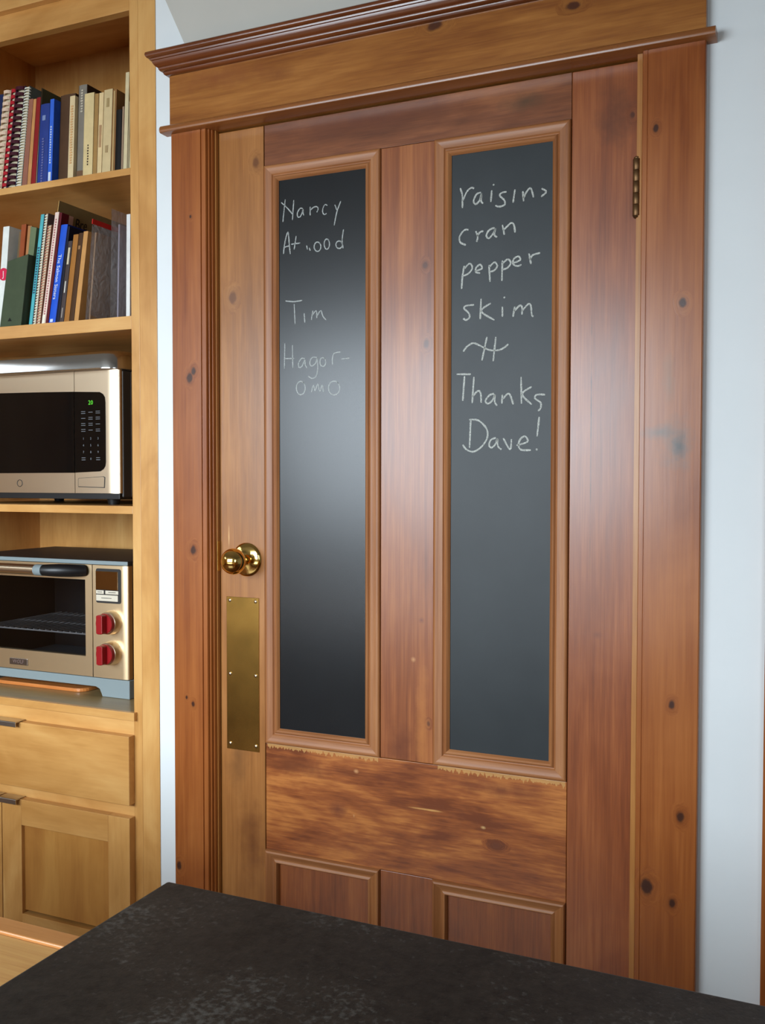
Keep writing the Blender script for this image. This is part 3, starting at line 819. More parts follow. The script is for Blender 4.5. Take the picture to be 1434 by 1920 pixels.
# lower panels, set back, moulding raised around them
for (x0, x1) in ((0.2212, MX0), (MX1, 0.8885)):
    frame(door, x0, x1, ZB, ZL1, [(0.0, YD + 0.004), (0.0, YD - 0.003), (0.002, YD - 0.0078), (0.0055, YD - 0.0088), (0.0095, YD - 0.0066), (0.014, YD - 0.0030),
                                  (0.0205, YD - 0.0012), (0.0230, YD - 0.0030), (0.0265, YD - 0.0032), (0.0285, YD - 0.0005), (0.0300, YD + 0.008), (0.0300, YD + 0.011)],
          M['mould_x'], M['mould_z'])
    box('panel', M['panel'], door, x0 + 0.026, x1 - 0.026, YD + 0.0085, YD + 0.02, ZB + 0.026, ZL1 - 0.026, 0)
# knob
kn = MB()
c_ = (0.1738, YD, 1.0455)
kn.lathe([(0.0, 0.0), (0.0365, 0.0), (0.0372, -0.0022), (0.0350, -0.0048), (0.0315, -0.0062), (0.0240, -0.0085), (0.0160, -0.0105), (0.0120, -0.0125), (0.0, -0.0125)], c_, 'y', 40)
rose = kn.build('rose', M['brass'], door, smooth=True)
kp = [(0.0, -0.011), (0.0105, -0.011), (0.0098, -0.018), (0.0100, -0.024), (0.0140, -0.028), (0.0185, -0.030), (0.0190, -0.0325)]
for k in range(1, 15):
    a = math.radians(-42 + (90 + 42) * k / 14)
    kp.append((0.0286 * math.cos(a), -0.0545 - 0.0250 * math.sin(a)))
knob = MB().lathe(kp[:-1] + [(0.0005, -0.0795)], c_, 'y', 40).build('knob', M['brass'], door, smooth=True)
knob['label'] = 'polished brass ball door knob'
# push plate and its six screws
pp = box('push_plate', M['plate'], door, 0.1208, 0.2048, YD - 0.0016, YD, 0.6195, 0.9615, 0.0006)
pp['label'] = 'tall aged brass push plate below the knob'
for sx in (0.1300, 0.1965):
    for sz in (0.9535, 0.789, 0.6325):
        s_ = MB().lathe([(0.0, 0.0), (0.0040, 0.0), (0.0038, -0.0010), (0.0022, -0.0021), (0.0, -0.0024)], (sx, YD - 0.0016, sz), 'y', 14)
        s_.build('screw', M['screw'], pp, smooth=True)
# hinge knuckles
hg = MB()
for k in range(5):
    z0 = 1.700 + k * 0.0205
    hg.lathe([(0.0, 0.0), (0.0068, 0.0), (0.0072, 0.0006), (0.0072, 0.0196), (0.0068, 0.0202), (0.0, 0.0202)], (1.0128, -0.0080, z0), 'z', 16)
hg = hg.build('hinge', M['hinge'], door, smooth=True)
for z0, d in ((1.8025, 1), (1.700, -1)):
    MB().lathe([(0.0, 0.0), (0.0050, 0.0), (0.0058, d * 0.0022), (0.0040, d * 0.0042), (0.0, d * 0.005)], (1.0128, -0.0080, z0), 'z', 14).build('finial', M['hinge'], hg, smooth=True)

# ------------------------------------------------------------------ built-in bookcase
YF = -0.012
OX0, OX1 = -0.9055, -0.1205           # clear opening
YBK = 0.517
bc = thing('built_in_bookcase', 'tall honey birch built-in bookcase with open shelves, drawer and doors', 'bookcase', (-0.513, 0.25, 0.0))
for (x0, x1) in ((OX1, -0.0968), (OX0 - 0.0237, OX0)):
    box('stile', M['birch_z'], bc, x0, x1, YF, 0.010, 0.0, CT, 0.0008)
for (x0, x1) in ((-0.0966, CX1 - 0.0005), (CX0 + 0.0005, OX0 - 0.0239)):
    box('filler_strip', M['birch_z'], bc, x0, x1, YF, 0.010, 0.0, CT, 0.0008)
box('side_panel', M['birch_z'], bc, OX1, OX1 + 0.018, 0.010, YBK, 0.0, CT, 0)
box('side_panel', M['birch_z'], bc, OX0 - 0.018, OX0, 0.010, YBK, 0.0, CT, 0)
box('back_panel', M['birch_z'], bc, OX0 - 0.018, OX1 + 0.018, YBK, YBK + 0.01, 0.0, CT, 0)
box('top_panel', M['birch_x'], bc, OX0, OX1, 0.010, YBK, 2.500, 2.518, 0)
box('top_rail', M['birch_x'], bc, OX0, OX1, YF, 0.010, 2.287, CT, 0.0008)
box('cornice_board', M['birch_x'], bc, CX0 + 0.001, OX1 - 0.045, YF - 0.018, YF, 2.348, CT, 0.001)
for zt, zb in ((1.9335, 1.9178), (1.5975, 1.5670), (1.1605, 1.1420)):
    box('shelf', M['birch_x'], bc, OX0, OX1, YF, YBK, zb, zt, 0.0008)
box('shelf', M['shelf_top'], bc, OX0, OX1, YF, YBK, 0.6635, 0.6815, 0)
box('nosing', M['birch_x'], bc, -0.914, -0.1115, YF - 0.0115, YF, 0.6635, 0.6822, 0.0008)
box('rail', M['birch_x'], bc, OX0, OX1, YF, 0.010, 0.6180, 0.6630, 0.0008)
box('rail', M['birch_x'], bc, OX0, OX1, YF, 0.010, 0.4250, 0.4850, 0.0008)
box('rail', M['birch_x'], bc, OX0, OX1, YF, 0.010, 0.0, 0.12, 0.0008)
box('floor_panel', M['birch_x'], bc, OX0, OX1, 0.010, YBK, 0.10, 0.118, 0)
YO = -0.033
dr = box('drawer_front', M['birch_x'], bc, -0.909, -0.1195, YO, YF, 0.4672, 0.6280, 0.0012)


def pull(parent, x0, x1, z):
    p = [(YO + 0.016, z + 0.0012), (YO + 0.016, z + 0.003), (YO - 0.014, z + 0.003), (YO - 0.0155, z + 0.0015), (YO - 0.0155, z - 0.0095), (YO - 0.013, z - 0.0095), (YO - 0.013, z + 0.0003), (YO, z + 0.0003), (YO, z + 0.0012)]
    return MB().prism(p, 'x', x0, x1).build('pull', M['pull'], parent, 0.0004)


pull(dr, -0.575, -0.4500, 0.6284)
for (x0, x1, px0, px1) in ((-0.5118, -0.1195, -0.5100, -0.4520), (-0.909, -0.5142, -0.574, -0.516)):
    dz1 = 0.4372
    sw = 0.0625
    dp = box('door_panel', M['birch_panel'], bc, x0 + 0.03, x1 - 0.03, YO + 0.010, YF, 0.16, dz1 - 0.03, 0)
    dp['label'] = 'recessed flat panel cabinet door'
    box('stile', M['birch_z'], dp, x0, x0 + sw, YO, YF, 0.09, dz1, 0.001)
    box('stile', M['birch_z'], dp, x1 - sw, x1, YO, YF, 0.09, dz1, 0.001)
    box('rail', M['birch_x'], dp, x0 + sw, x1 - sw, YO, YF, dz1 - 0.0635, dz1, 0.001)
    box('rail', M['birch_x'], dp, x0 + sw, x1 - sw, YO, YF, 0.09, 0.09 + 0.0635, 0.001)
    pull(dp, px0, px1, dz1 + 0.0004)

# ------------------------------------------------------------------ microwave oven
Y0 = 0.050
mw = thing('microwave_oven', 'stainless steel microwave oven with black glass front and green clock', 'microwave', (-0.48, 0.24, 1.1606))
MBX0, MBX1 = -0.760, -0.2085
MB().box(MBX0, MBX1, Y0 + 0.0145, 0.42, 1.178, 1.4855).build('body', M['dark_body'], mw, 0.003)
box('body_seam', M['steel_v'], mw, MBX1 - 0.0005, MBX1 + 0.0006, Y0 + 0.045, Y0 + 0.0475, 1.18, 1.484, 0)


def fascia(x0, x1, z0, z1, rounded, ynear, yfar, rx=0.034, ry=0.010):
    p = [(x0, yfar), (x0, ynear)]
    if rounded:
        for k in range(13):
            a = math.radians(90 * k / 12)
            p.append((x1 - rx + rx * math.sin(a), ynear + ry - ry * math.cos(a)))
        p.append((x1, yfar))
    else:
        p += [(x1, ynear), (x1, yfar)]
    return MB().prism(p, 'z', z0, z1)


XS = -0.3450
md = fascia(MBX0, XS - 0.0008, 1.1885, 1.4860, False, Y0, Y0 + 0.014).build('door', M['steel'], mw, smooth=True)
mc = fascia(XS + 0.0008, -0.2105, 1.1885, 1.4860, True, Y0, Y0 + 0.014).build('control_panel', M['steel'], mw, smooth=True)
arc = lambda x, s_: s_ * 0.010 * ((x - XS) / 0.24) ** 2
pts_l = [(MBX0 + 0.02, 1.2375), (XS - 0.0008, 1.2385), (XS - 0.0008, 1.4370)]
pts_l += [(XS - 0.1, 1.4395), (MBX0 + 0.02, 1.4445)]
MB().prism(pts_l, 'y', Y0 - 0.0012, Y0 + 0.002).build('window', M['black_glass'], md)
pr = [(XS + 0.0008, 1.2388), (-0.2660, 1.2418), (-0.2560, 1.2470), (-0.2505, 1.2545), (-0.2488, 1.265), (-0.2485, 1.335), (-0.2488, 1.408), (-0.2505, 1.4205), (-0.2560, 1.4285), (-0.2660, 1.4335), (XS + 0.0008, 1.4368)]
MB().prism(pr, 'y', Y0 - 0.0012, Y0 + 0.002).build('keypad_glass', M['black_glass'], mc)
flat = lambda cx, cz, yy: (lambda x, y, z: (cx + x, yy - z, cz + y))
text_mesh('clock_digits', '20', 0.0150, M['green_led'], mc, flat(-0.2935, 1.4085, Y0 - 0.0014))
kk = 0
for r_ in range(4):
    for c in range(3):
        cx, cz = -0.3165 + c * 0.0225, 1.3215 - r_ * 0.0165
        ch = ['1', '2', '3', '4', '5', '6', '7', '8', '9', '', '0', ''][kk]
        kk += 1
        if ch:
            text_mesh('key_number', ch, 0.0080, M['legend'], mc, flat(cx, cz, Y0 - 0.0014))
        else:
            for q in (0.0022, -0.0028):
                box('key_legend', M['legend'], mc, cx - 0.006, cx + 0.006, Y0 - 0.0016, Y0 - 0.0013, cz + q, cz + q + 0.0014, 0)
for r_ in range(4):
    for c in range(3):
        cx, cz = -0.3165 + c * 0.0225, 1.385 - r_ * 0.0145
        for q in ((0.002, -0.0025) if (r_ + c) % 3 != 1 else (0.0,)):
            box('key_legend', M['legend'], mc, cx - 0.0065, cx + 0.0065, Y0 - 0.0016, Y0 - 0.0013, cz + q, cz + q + 0.0012, 0)
# door release button: outlined trapezium
ob = [(-0.3345, 1.2035), (-0.2530, 1.2015), (-0.2515, 1.2275), (-0.2560, 1.2295), (-0.3320, 1.2255), (-0.3345, 1.2235)]
bt = MB().prism(ob, 'y', Y0 - 0.0010, Y0 + 0.001).build('release_button_edge', M['groove'], mc)
cxm = sum(q[0] for q in ob) / 6
czm = sum(q[1] for q in ob) / 6
MB().prism([(cxm + (x - cxm) * 0.965, czm + (z - czm) * 0.90) for x, z in ob], 'y', Y0 - 0.0016, Y0).build('release_button', M['steel'], mc)
lg = MB()
ringp = [(-0.524 + 0.0085 * math.cos(a / 20 * 2 * math.pi), Y0 - 0.0003, 1.2125 + 0.0085 * math.sin(a / 20 * 2 * math.pi)) for a in range(21)]
lg.tube(ringp, 0.0008, 6)
lg.build('round_emblem', M['groove'], md)
box('base', M['black_plastic'], mw, MBX0 + 0.004, -0.2120, Y0 + 0.004, 0.41, 1.1740, 1.1884, 0.001)
for fx in (-0.70, -0.255):
    for fy in (0.085, 0.38):
        MB().lathe([(0.0, 0.0), (0.013, 0.0), (0.016, 0.0135), (0.0, 0.0135)], (fx, fy, 1.1606), 'z', 16).build('foot', M['black_plastic'], mw, smooth=True)
# steel tray lying upside down on the microwave
def rr_ring(ins, z):
    return [(x, y, z) for x, y in rrect(-0.735 + ins, -0.1940 - ins, 0.028 + ins, 0.40 - ins, 0.055 - ins * 0.8, 8)]
tray = MB().loft([rr_ring(0.0015, 1.4864), rr_ring(0.0, 1.4876), rr_ring(0.0, 1.4892), rr_ring(0.0020, 1.4900), rr_ring(0.0042, 1.5215), rr_ring(0.0062, 1.5268), rr_ring(0.0110, 1.5306), rr_ring(0.018, 1.5318), rr_ring(0.040, 1.5320)]).build('steel_tray', M['steel_v'], None, smooth=True)
tag(tray, 'shallow stainless steel tray lying upside down on the microwave', 'tray')

# ------------------------------------------------------------------ countertop oven
Y1 = 0.085
to = thing('toaster_oven', 'stainless countertop oven with two red knobs and grey base', 'toaster oven', (-0.49, 0.26, 0.6816))
TX0, TX1 = -0.768, -0.2135
sh = M['dark_body']
box('side_panel', sh, to, TX1 - 0.010, TX1 - 0.004, Y1 + 0.02, 0.43, 0.728, 1.0105, 0)
box('side_panel', sh, to, TX0 + 0.004, TX0 + 0.010, Y1 + 0.02, 0.43, 0.728, 1.0105, 0)
box('back_panel', sh, to, TX0 + 0.01, TX1 - 0.01, 0.42, 0.43, 0.728, 1.0105, 0)
box('inner_wall', M['legend'], to, -0.3400, -0.3360, Y1 + 0.02, 0.42, 0.728, 1.0105, 0)
lid = box('top_panel', M['dark_top'], to, TX0 - 0.003, TX1 + 0.003, Y1 - 0.002, 0.438, 1.0112, 1.0212, 0.004)
tedge = box('top_edge', M['grey_paint'], to, TX0 - 0.003, TX1 + 0.003, Y1 - 0.006, Y1 - 0.002, 1.0112, 1.0212, 0.0015)
# grey base with an arch between its feet
bs_ = [(TX0, 0.6818), (TX0 + 0.085, 0.6818), (TX0 + 0.088, 0.688), (TX0 + 0.095, 0.700), (TX0 + 0.108, 0.7052), (-0.3160, 0.7052), (-0.3035, 0.700), (-0.2975, 0.688), (-0.2950, 0.6818), (-0.2110, 0.6818), (-0.2110, 0.7275), (TX0, 0.7275)]
MB().prism(bs_, 'y', Y1 - 0.001, 0.43).build('base', M['grey_paint'], to, 0.0015)
XD = -0.3245
ZD0, ZD1 = 0.7290, 1.0095
WX1, WZ0, WZ1 = -0.3470, 0.7790, 0.9715
fr_ = MB()
fr_.box(WX1, XD, Y1, Y1 + 0.018, ZD0, ZD1)
fr_.box(TX0, TX0 + 0.03, Y1, Y1 + 0.018, ZD0, ZD1)
fr_.box(TX0 + 0.03, WX1, Y1, Y1 + 0.018, ZD0, WZ0)
fr_.box(TX0 + 0.03, WX1, Y1, Y1 + 0.018, WZ1, ZD1)
fd = fr_.build('oven_door', M['steel_t'], to)
box('glass', M['oven_glass'], fd, TX0 + 0.03, WX1, Y1 + 0.006, Y1 + 0.009, WZ0, WZ1, 0)
box('door_edge', M['chrome'], fd, XD - 0.0002, XD + 0.0008, Y1 - 0.0008, Y1 + 0.018, ZD0, ZD1, 0)
# handle
hz = 0.9965
hb = MB().tube([(TX0 + 0.07, 0.032, hz), (-0.60, 0.031, hz), (-0.455, 0.031, hz)], 0.0130, 16).build('handle', M['steel'], fd, smooth=True)
MB().tube([(-0.456, 0.031, hz), (-0.4535, 0.031, hz), (-0.431, 0.031, hz), (-0.4305, 0.031, hz)], [0.0130, 0.0142, 0.0142, 0.010], 16).build('handle_collar', M['grey_paint'], hb, smooth=True)
MB().tube([(-0.4320, 0.0315, hz), (-0.415, 0.034, hz), (-0.392, 0.043, hz), (-0.368, 0.060, hz - 0.001), (-0.352, 0.078, hz - 0.002), (-0.346, 0.0855, hz - 0.002)], [0.0138, 0.0150, 0.0160, 0.0158, 0.0150, 0.0140], 16).build('handle_bracket', M['black_plastic'], hb, smooth=True)
bg_ = box('badge', M['badge'], fd, -0.5985, -0.5370, Y1 - 0.003, Y1, 0.7395, 0.7570, 0.0012)
text_mesh('badge_lettering', 'WOLF', 0.0135, M['badge_txt'], bg_, flat(-0.5678, 0.7482, Y1 - 0.0032))
# wire rack behind the glass
rk = MB()
zr_ = 0.826
for k in range(3):
    yy = 0.125 + k * 0.13
    rk.tube([(TX0 + 0.03, yy, zr_), (-0.3415, yy, zr_)], 0.0022, 6)
for k in range(19):
    xx = TX0 + 0.05 + k * 0.0205
    rk.tube([(xx, 0.122, zr_ + 0.0035), (xx, 0.405, zr_ + 0.0035)], 0.0015, 6)
rk.build('wire_rack', M['rack'], to, smooth=True)
for zz in (0.905, 0.852):
    box('rack_rail', M['rack'], to, -0.3440, -0.3400, 0.12, 0.40, zz, zz + 0.004, 0)
# control panel
tc = fascia(XD + 0.0016, -0.2150, ZD0, ZD1, True, Y1, Y1 + 0.018, 0.018, 0.007).build('control_panel', M['steel_t'], to, smooth=True)
dsb = MB().prism(rrect(-0.3120, -0.2350, 0.9160, 1.0015, 0.006), 'y', Y1 - 0.0014, Y1 + 0.001).build('display_frame', M['groove'], tc)
box('display', M['mirror_disp'], tc, -0.3115, -0.2430, Y1 - 0.0030, Y1 - 0.0012, 0.9490, 0.9950, 0.0006)
box('key', M['white_key'], tc, -0.3105, -0.2865, Y1 - 0.0032, Y1 - 0.0012, 0.9385, 0.9475, 0.0008)
box('key', M['white_key'], tc, -0.2815, -0.2415, Y1 - 0.0032, Y1 - 0.0012, 0.9385, 0.9475, 0.0008)
box('key', M['white_key'], tc, -0.3105, -0.2430, Y1 - 0.0032, Y1 - 0.0012, 0.9210, 0.9365, 0.0012)
for (x0, x1, z_) in ((-0.306, -0.291, 0.9425), (-0.272, -0.249, 0.9425), (-0.294, -0.262, 0.928)):
    box('key_legend', M['groove'], tc, x0, x1, Y1 - 0.0034, Y1 - 0.0032, z_, z_ + 0.0014, 0)
for zk in (0.8690, 0.7935):
    kc = (-0.2640, Y1, zk)
    bz = MB().lathe([(0.0, 0.0), (0.0300, 0.0), (0.0300, -0.004), (0.0285, -0.014), (0.0272, -0.0200), (0.0262, -0.0208), (0.0, -0.0208)], kc, 'y', 36).build('bezel', M['steel'], tc, smooth=True)
    MB().lathe([(0.0, -0.0205), (0.0252, -0.0205), (0.0250, -0.0300), (0.0240, -0.0310), (0.0, -0.0310)], kc, 'y', 36).build('red_knob', M['red'], tc, smooth=True)
    g_ = []
    for k in range(21):
        a = 2 * math.pi * k / 20
        g_.append((kc[0] + max(-0.0095, min(0.0095, 0.0240 * math.cos(a))), zk + 0.0240 * math.sin(a)))
    MB().prism([(kc[0] - 0.0095, zk - 0.0218), (kc[0] - 0.004, zk - 0.0236), (kc[0] + 0.004, zk - 0.0236), (kc[0] + 0.0095, zk - 0.0218), (kc[0] + 0.0095, zk + 0.0218), (kc[0] + 0.004, zk + 0.0236), (kc[0] - 0.004, zk + 0.0236), (kc[0] - 0.0095, zk + 0.0218)],
               'y', Y1 - 0.0310, Y1 - 0.0480).build('knob_grip', M['red'], tc, 0.002)
# thin orange board pushed under the oven
cbd = MB().prism(rrect(-0.670, -0.366, 0.096, 0.38, 0.03), 'z', 0.6816, 0.6910).build('cutting_board', M['board_wood'], None, 0.002)
tag(cbd, 'thin orange wooden cutting board tucked under the countertop oven', 'cutting board')

# ------------------------------------------------------------------ books
def book(name, label, zs, x0, x1, h, lean, yf=0.02, depth=0.17, cover=(120, 60, 40), spine=None, style='hard', comb=(240, 240, 240), pages=None, marks=None, group=None, lean_r=None):
    """a standing, leaning book: spine towards the room. x0..x1 at the shelf, lean = sideways run per height"""
    g_ = 0.0005
    x0 += g_
    x1 -= g_
    lean_r = lean if lean_r is None else lean_r
    lean_l, lean = lean, (lean + lean_r) / 2
    t = thing(name, label, 'folder' if name.endswith('folder') else 'book', ((x0 + x1) / 2, yf + depth / 2, zs + 0.0002), group)
    zb = zs + 0.0004
    th = x1 - x0
    c = 0.0011 if style != 'hard' else 0.0022
    c = min(c, th * 0.28)
    cm_ = cmat(cover)

    def slab(a, b_, ya, yb, za, zb_):
        def q(x, y, z):
            ln = lean_l + (lean_r - lean_l) * (x - x0) / th
            return (x + ln * (z - zb), y, z)
        return MB().hexa([q(a, ya, za), q(b_, ya, za), q(b_, yb, za), q(a, yb, za), q(a, ya, zb_), q(b_, ya, zb_), q(b_, yb, zb_), q(a, yb, zb_)])
    slab(x0, x0 + c, yf, yf + depth, zb, zb + h).build('cover_board', cm_, t, 0.0004)
    slab(x1 - c, x1, yf, yf + depth, zb, zb + h).build('cover_board', cm_, t, 0.0004)
    ins = 0.003 if style == 'hard' else 0.0008
    slab(x0 + c, x1 - c, yf + (0.003 if style != 'comb' else 0.005), yf + depth - 0.003, zb + ins, zb + h - ins).build('pages', pages or M['pages'], t)
    if style in ('hard', 'soft'):
        # slightly rounded spine
        sp_ = []
        bulge = 0.0022 if style == 'hard' else 0.0006
        n_ = 6
        for zz in (zb, zb + h):
            ring = []
            for k in range(n_ + 1):
                f = k / n_
                ring.append((x0 + c * 0.2 + (th - c * 0.4) * f + (lean_l + (lean_r - lean_l) * f) * (zz - zb), yf + 0.0015 - bulge * math.sin(math.pi * f) - 0.0012, zz))
            for k in reversed(range(n_ + 1)):
                f = k / n_
                ring.append((x0 + c * 0.2 + (th - c * 0.4) * f + (lean_l + (lean_r - lean_l) * f) * (zz - zb), yf + 0.003, zz))
            sp_.append(ring)
        MB().loft(sp_).build('spine', cmat(spine or cover), t, smooth=True)
    else:
        mb = MB()
        nr = max(8, int(h / 0.0135)) if style == 'comb' else max(8, int(h / 0.0066))
        r_ = max(0.0035, th * 0.50)
        for k in range(nr):
            zz = zb + 0.006 + (h - 0.012) * k / (nr - 1)
            cx = (x0 + x1) / 2 + lean * (zz - zb)
            wz = 0.0078 if style == 'comb' else 0.0026
            ring = []
            for j in range(9):
                a = math.radians(-20 + 220 * j / 8)
                ring.append((cx + (r_ - 0.0002) * math.cos(a), yf + 0.0025 - r_ * 0.75 * math.sin(a)))
            inner = [(cx + (x - cx) * 0.8, yf + 0.0025 + (y - yf - 0.0025) * 0.8) for x, y in ring]
            mb.prism(ring + inner[::-1], 'z', zz - wz / 2, zz + wz / 2)
        mb.build('comb_binding', cmat(comb), t)
        # the strip the rings come out of
    if marks:
        for (kind, f0, f1, colr, wfrac) in marks:
            xm = (x0 + x1) / 2
            hw = th * wfrac / 2
            yy = yf - 0.0030 if style == 'hard' else yf - 0.0012
            if kind == 'bar':
                slab(xm - hw, xm + hw, yy, yy + 0.0012, zb + h * f0, zb + h * f1).build('spine_label', cmat(colr), t)
            elif kind == 'dash':
                mb = MB()
                n_ = max(3, int(h * (f1 - f0) / 0.006))
                for k in range(n_):
                    za = zb + h * (f0 + (f1 - f0) * k / n_)
                    q = slab(xm - hw * (0.6 + 0.4 * random.random()), xm + hw * (0.6 + 0.4 * random.random()), yy, yy + 0.001, za, za + 0.0036)
                    i0 = len(mb.v)
                    mb.v += q.v
                    mb.f += [tuple(i0 + j for j in f) for f in q.f]
                mb.build('spine_print', cmat(colr), t)
            else:
                size = th * wfrac
                zc = zb + h * (f0 + f1) / 2
                text_mesh('spine_title', kind, size, cmat(colr), t,
                          lambda x, y, z: (xm + y + lean * (zc - x - zb), yy - z + 0.0006, zc - x))
    return t


Z1, Z2 = 1.9335, 1.5975
G1, G2 = 'books on the top shelf', 'books and folders on the second shelf'
OLIVE_C = (78, 76, 52)
book('cookbook', 'navy blue book at the left edge of the top shelf', Z1, -0.6064, -0.5708, 0.2432, 0.16, lean_r=0.1537, cover=(24, 34, 74), group=G1)
book('comb_bound_book', 'cream comb-bound book between the navy and red-bound ones', Z1, -0.5705, -0.5456, 0.2506, 0.1537, lean_r=0.1520, cover=(214, 190, 160), style='comb', comb=(226, 196, 170), group=G1)
book('comb_bound_book', 'comb-bound book with bright red plastic comb', Z1, -0.5456, -0.5297, 0.2513, 0.1520, cover=(120, 24, 30), style='comb', comb=(178, 26, 40), group=G1)
book('comb_bound_book', 'blue comb-bound book with dark maroon comb', Z1, -0.5297, -0.4990, 0.2524, 0.1520, lean_r=0.1420, cover=(28, 44, 88), style='comb', comb=(64, 16, 30), group=G1)
book('comb_bound_book', 'dark book with white wire comb on the top shelf', Z1, -0.4988, -0.4795, 0.2500, 0.1420, lean_r=0.1280, cover=(96, 106, 100), style='coil', comb=(226, 222, 206), group=G1)
book('cookbook', 'thin rose brown booklet beside the white wire comb', Z1, -0.4793, -0.4622, 0.217, 0.128, lean_r=0.1160, cover=(150, 96, 76), style='soft', group=G1)
book('cookbook', 'thin tan booklet left of the dark red book', Z1, -0.4620, -0.4500, 0.2151, 0.116, lean_r=0.1060, cover=(196, 138, 82), style='soft', group=G1)
book('cookbook', 'dark red book between the tan and olive booklets', Z1, -0.4498, -0.4346, 0.2171, 0.106, lean_r=0.0985, cover=(138, 28, 28), style='soft', group=G1)
book('cookbook', 'very thin olive grey book rising above the blue books', Z1, -0.4344, -0.4295, 0.2386, 0.0985, lean_r=0.0800, cover=OLIVE_C, spine=(150, 140, 120), style='soft', group=G1)
book('cookbook', 'thick royal blue hardback with faded gilt print', Z1, -0.4293, -0.3974, 0.1979, 0.0800, lean_r=0.0640, cover=(40, 58, 128), marks=[('dash', 0.06, 0.6, (96, 100, 150), 0.25), ('bar', 0.80, 0.86, (120, 136, 176), 0.35)], group=G1)
book('cookbook', 'slim bright blue book with white spine print', Z1, -0.3972, -0.3823, 0.2062, 0.0640, lean_r=0.0560, cover=(42, 86, 188), spine=(52, 100, 204), style='soft', marks=[('dash', 0.26, 0.70, (190, 204, 230), 0.4), ('bar', 0.04, 0.16, (206, 214, 226), 0.55)], group=G1)
book('cookbook', 'thick dark brown book in the middle of the top shelf', Z1, -0.3821, -0.3342, 0.2191, 0.0560, lean_r=0.0540, yf=0.04, cover=(56, 38, 26), spine=(82, 56, 36), group=G1)
book('cookbook', 'slim cream book with faded orange spine lettering', Z1, -0.3340, -0.3161, 0.2038, 0.0540, lean_r=0.0470, cover=(214, 190, 146), style='soft', marks=[('dash', 0.22, 0.9, (206, 160, 108), 0.5)], group=G1)
book('cookbook', 'grey marbled hardback rising above its cream neighbours', Z1, -0.3159, -0.2877, 0.2291, 0.0470, lean_r=0.0440, yf=0.03, cover=(64, 44, 30), spine=(126, 118, 106), marks=[('bar', 0.03, 0.12, (110, 80, 56), 0.8), ('dash', 0.72, 0.96, (190, 180, 160), 0.3)], group=G1)
book('cookbook', 'thick cream paperback with small dark spine print', Z1, -0.2875, -0.2579, 0.2022, 0.0440, cover=(206, 182, 130), spine=(214, 190, 138), style='soft', marks=[('dash', 0.17, 0.42, (70, 54, 40), 0.14)], group=G1)
book('cookbook', 'tan paperback between two cream ones', Z1, -0.2577, -0.2451, 0.1973, 0.0480, cover=(160, 122, 70), style='soft', group=G1)
book('cookbook', 'worn cream booklet with chipped spine', Z1, -0.2449, -0.2308, 0.1974, 0.0510, cover=(220, 192, 142), style='soft', marks=[('bar', 0.36, 0.62, (176, 138, 98), 0.5)], group=G1)
book('cookbook', 'wide worn cream paperback with torn spine paper', Z1, -0.2306, -0.2040, 0.2016, 0.0510, lean_r=0.0480, cover=(190, 164, 118), spine=(204, 180, 134), style='soft', marks=[('bar', 0.28, 0.36, (166, 140, 98), 0.3), ('bar', 0.80, 0.90, (160, 136, 92), 0.3)], group=G1)
book('cookbook', 'thin brown book left of the short black one', Z1, -0.2038, -0.1914, 0.1986, 0.0480, lean_r=0.0440, cover=(140, 98, 56), style='soft', marks=[('bar', 0.02, 0.98, (186, 156, 106), 0.35)], group=G1)
book('cookbook', 'short black book near the right end of the top shelf', Z1, -0.1912, -0.1743, 0.1498, 0.0440, lean_r=0.0430, cover=(22, 18, 16), group=G1)
book('cookbook', 'very thin mauve grey booklet beside the black book', Z1, -0.1741, -0.1681, 0.1554, 0.0430, cover=(150, 124, 100), style='soft', group=G1)
book('cookbook', 'tallest pale cream book at the right of the top shelf', Z1, -0.1679, -0.1560, 0.2318, 0.0460, lean_r=0.0430, cover=(206, 190, 150), style='soft', group=G1)
book('cookbook', 'very thin grey booklet beside the tallest pale book', Z1, -0.1557, -0.1502, 0.1646, 0.0430, lean_r=0.0420, cover=(156, 140, 108), style='soft', group=G1)
book('cookbook', 'pale booklet last before the bookcase stile', Z1, -0.1500, -0.1440, 0.1906, 0.0420, cover=(208, 194, 148), style='soft', group=G1)
# second shelf
wb = book('cookbook', 'white book with a red disc on its spine', Z2, -0.5579, -0.5366, 0.2505, 0.105, yf=0.012, depth=0.19, cover=(222, 222, 212), spine=(226, 228, 220), style='soft', group=G2)
dz_ = Z2 + 0.134
dx_ = -0.5472 + 0.105 * 0.134
MB().lathe([(0.0, 0.0), (0.0155, 0.0), (0.0155, -0.0006), (0.0, -0.0006)], (dx_ + 0.002, 0.0110, dz_), 'y', 28).build('red_disc', cmat((206, 40, 74)), wb)
text_mesh('disc_letter', 'J', 0.021, cmat((236, 220, 220)), wb, lambda x, y, z: (dx_ + 0.002 + x, 0.0102 - z, dz_ + y))
book('cookbook', 'turquoise book with outlined spine letters on the second shelf', Z2, -0.4614, -0.4495, 0.2702, 0.1627, cover=(44, 140, 150), spine=(84, 172, 178), style='soft', marks=[('dash', 0.30, 0.72, (60, 84, 110), 0.55)], group=G2)
book('coil_bound_book', 'mauve grey book with white wire coil beside the turquoise one', Z2, -0.4493, -0.4375, 0.2714, 0.1640, cover=(104, 82, 78), style='coil', comb=(222, 222, 206), group=G2)
book('coil_bound_book', 'coil-bound book with salmon pink coil', Z2, -0.4373, -0.4240, 0.2429, 0.1690, cover=(150, 100, 80), style='coil', comb=(204, 150, 124), group=G2)
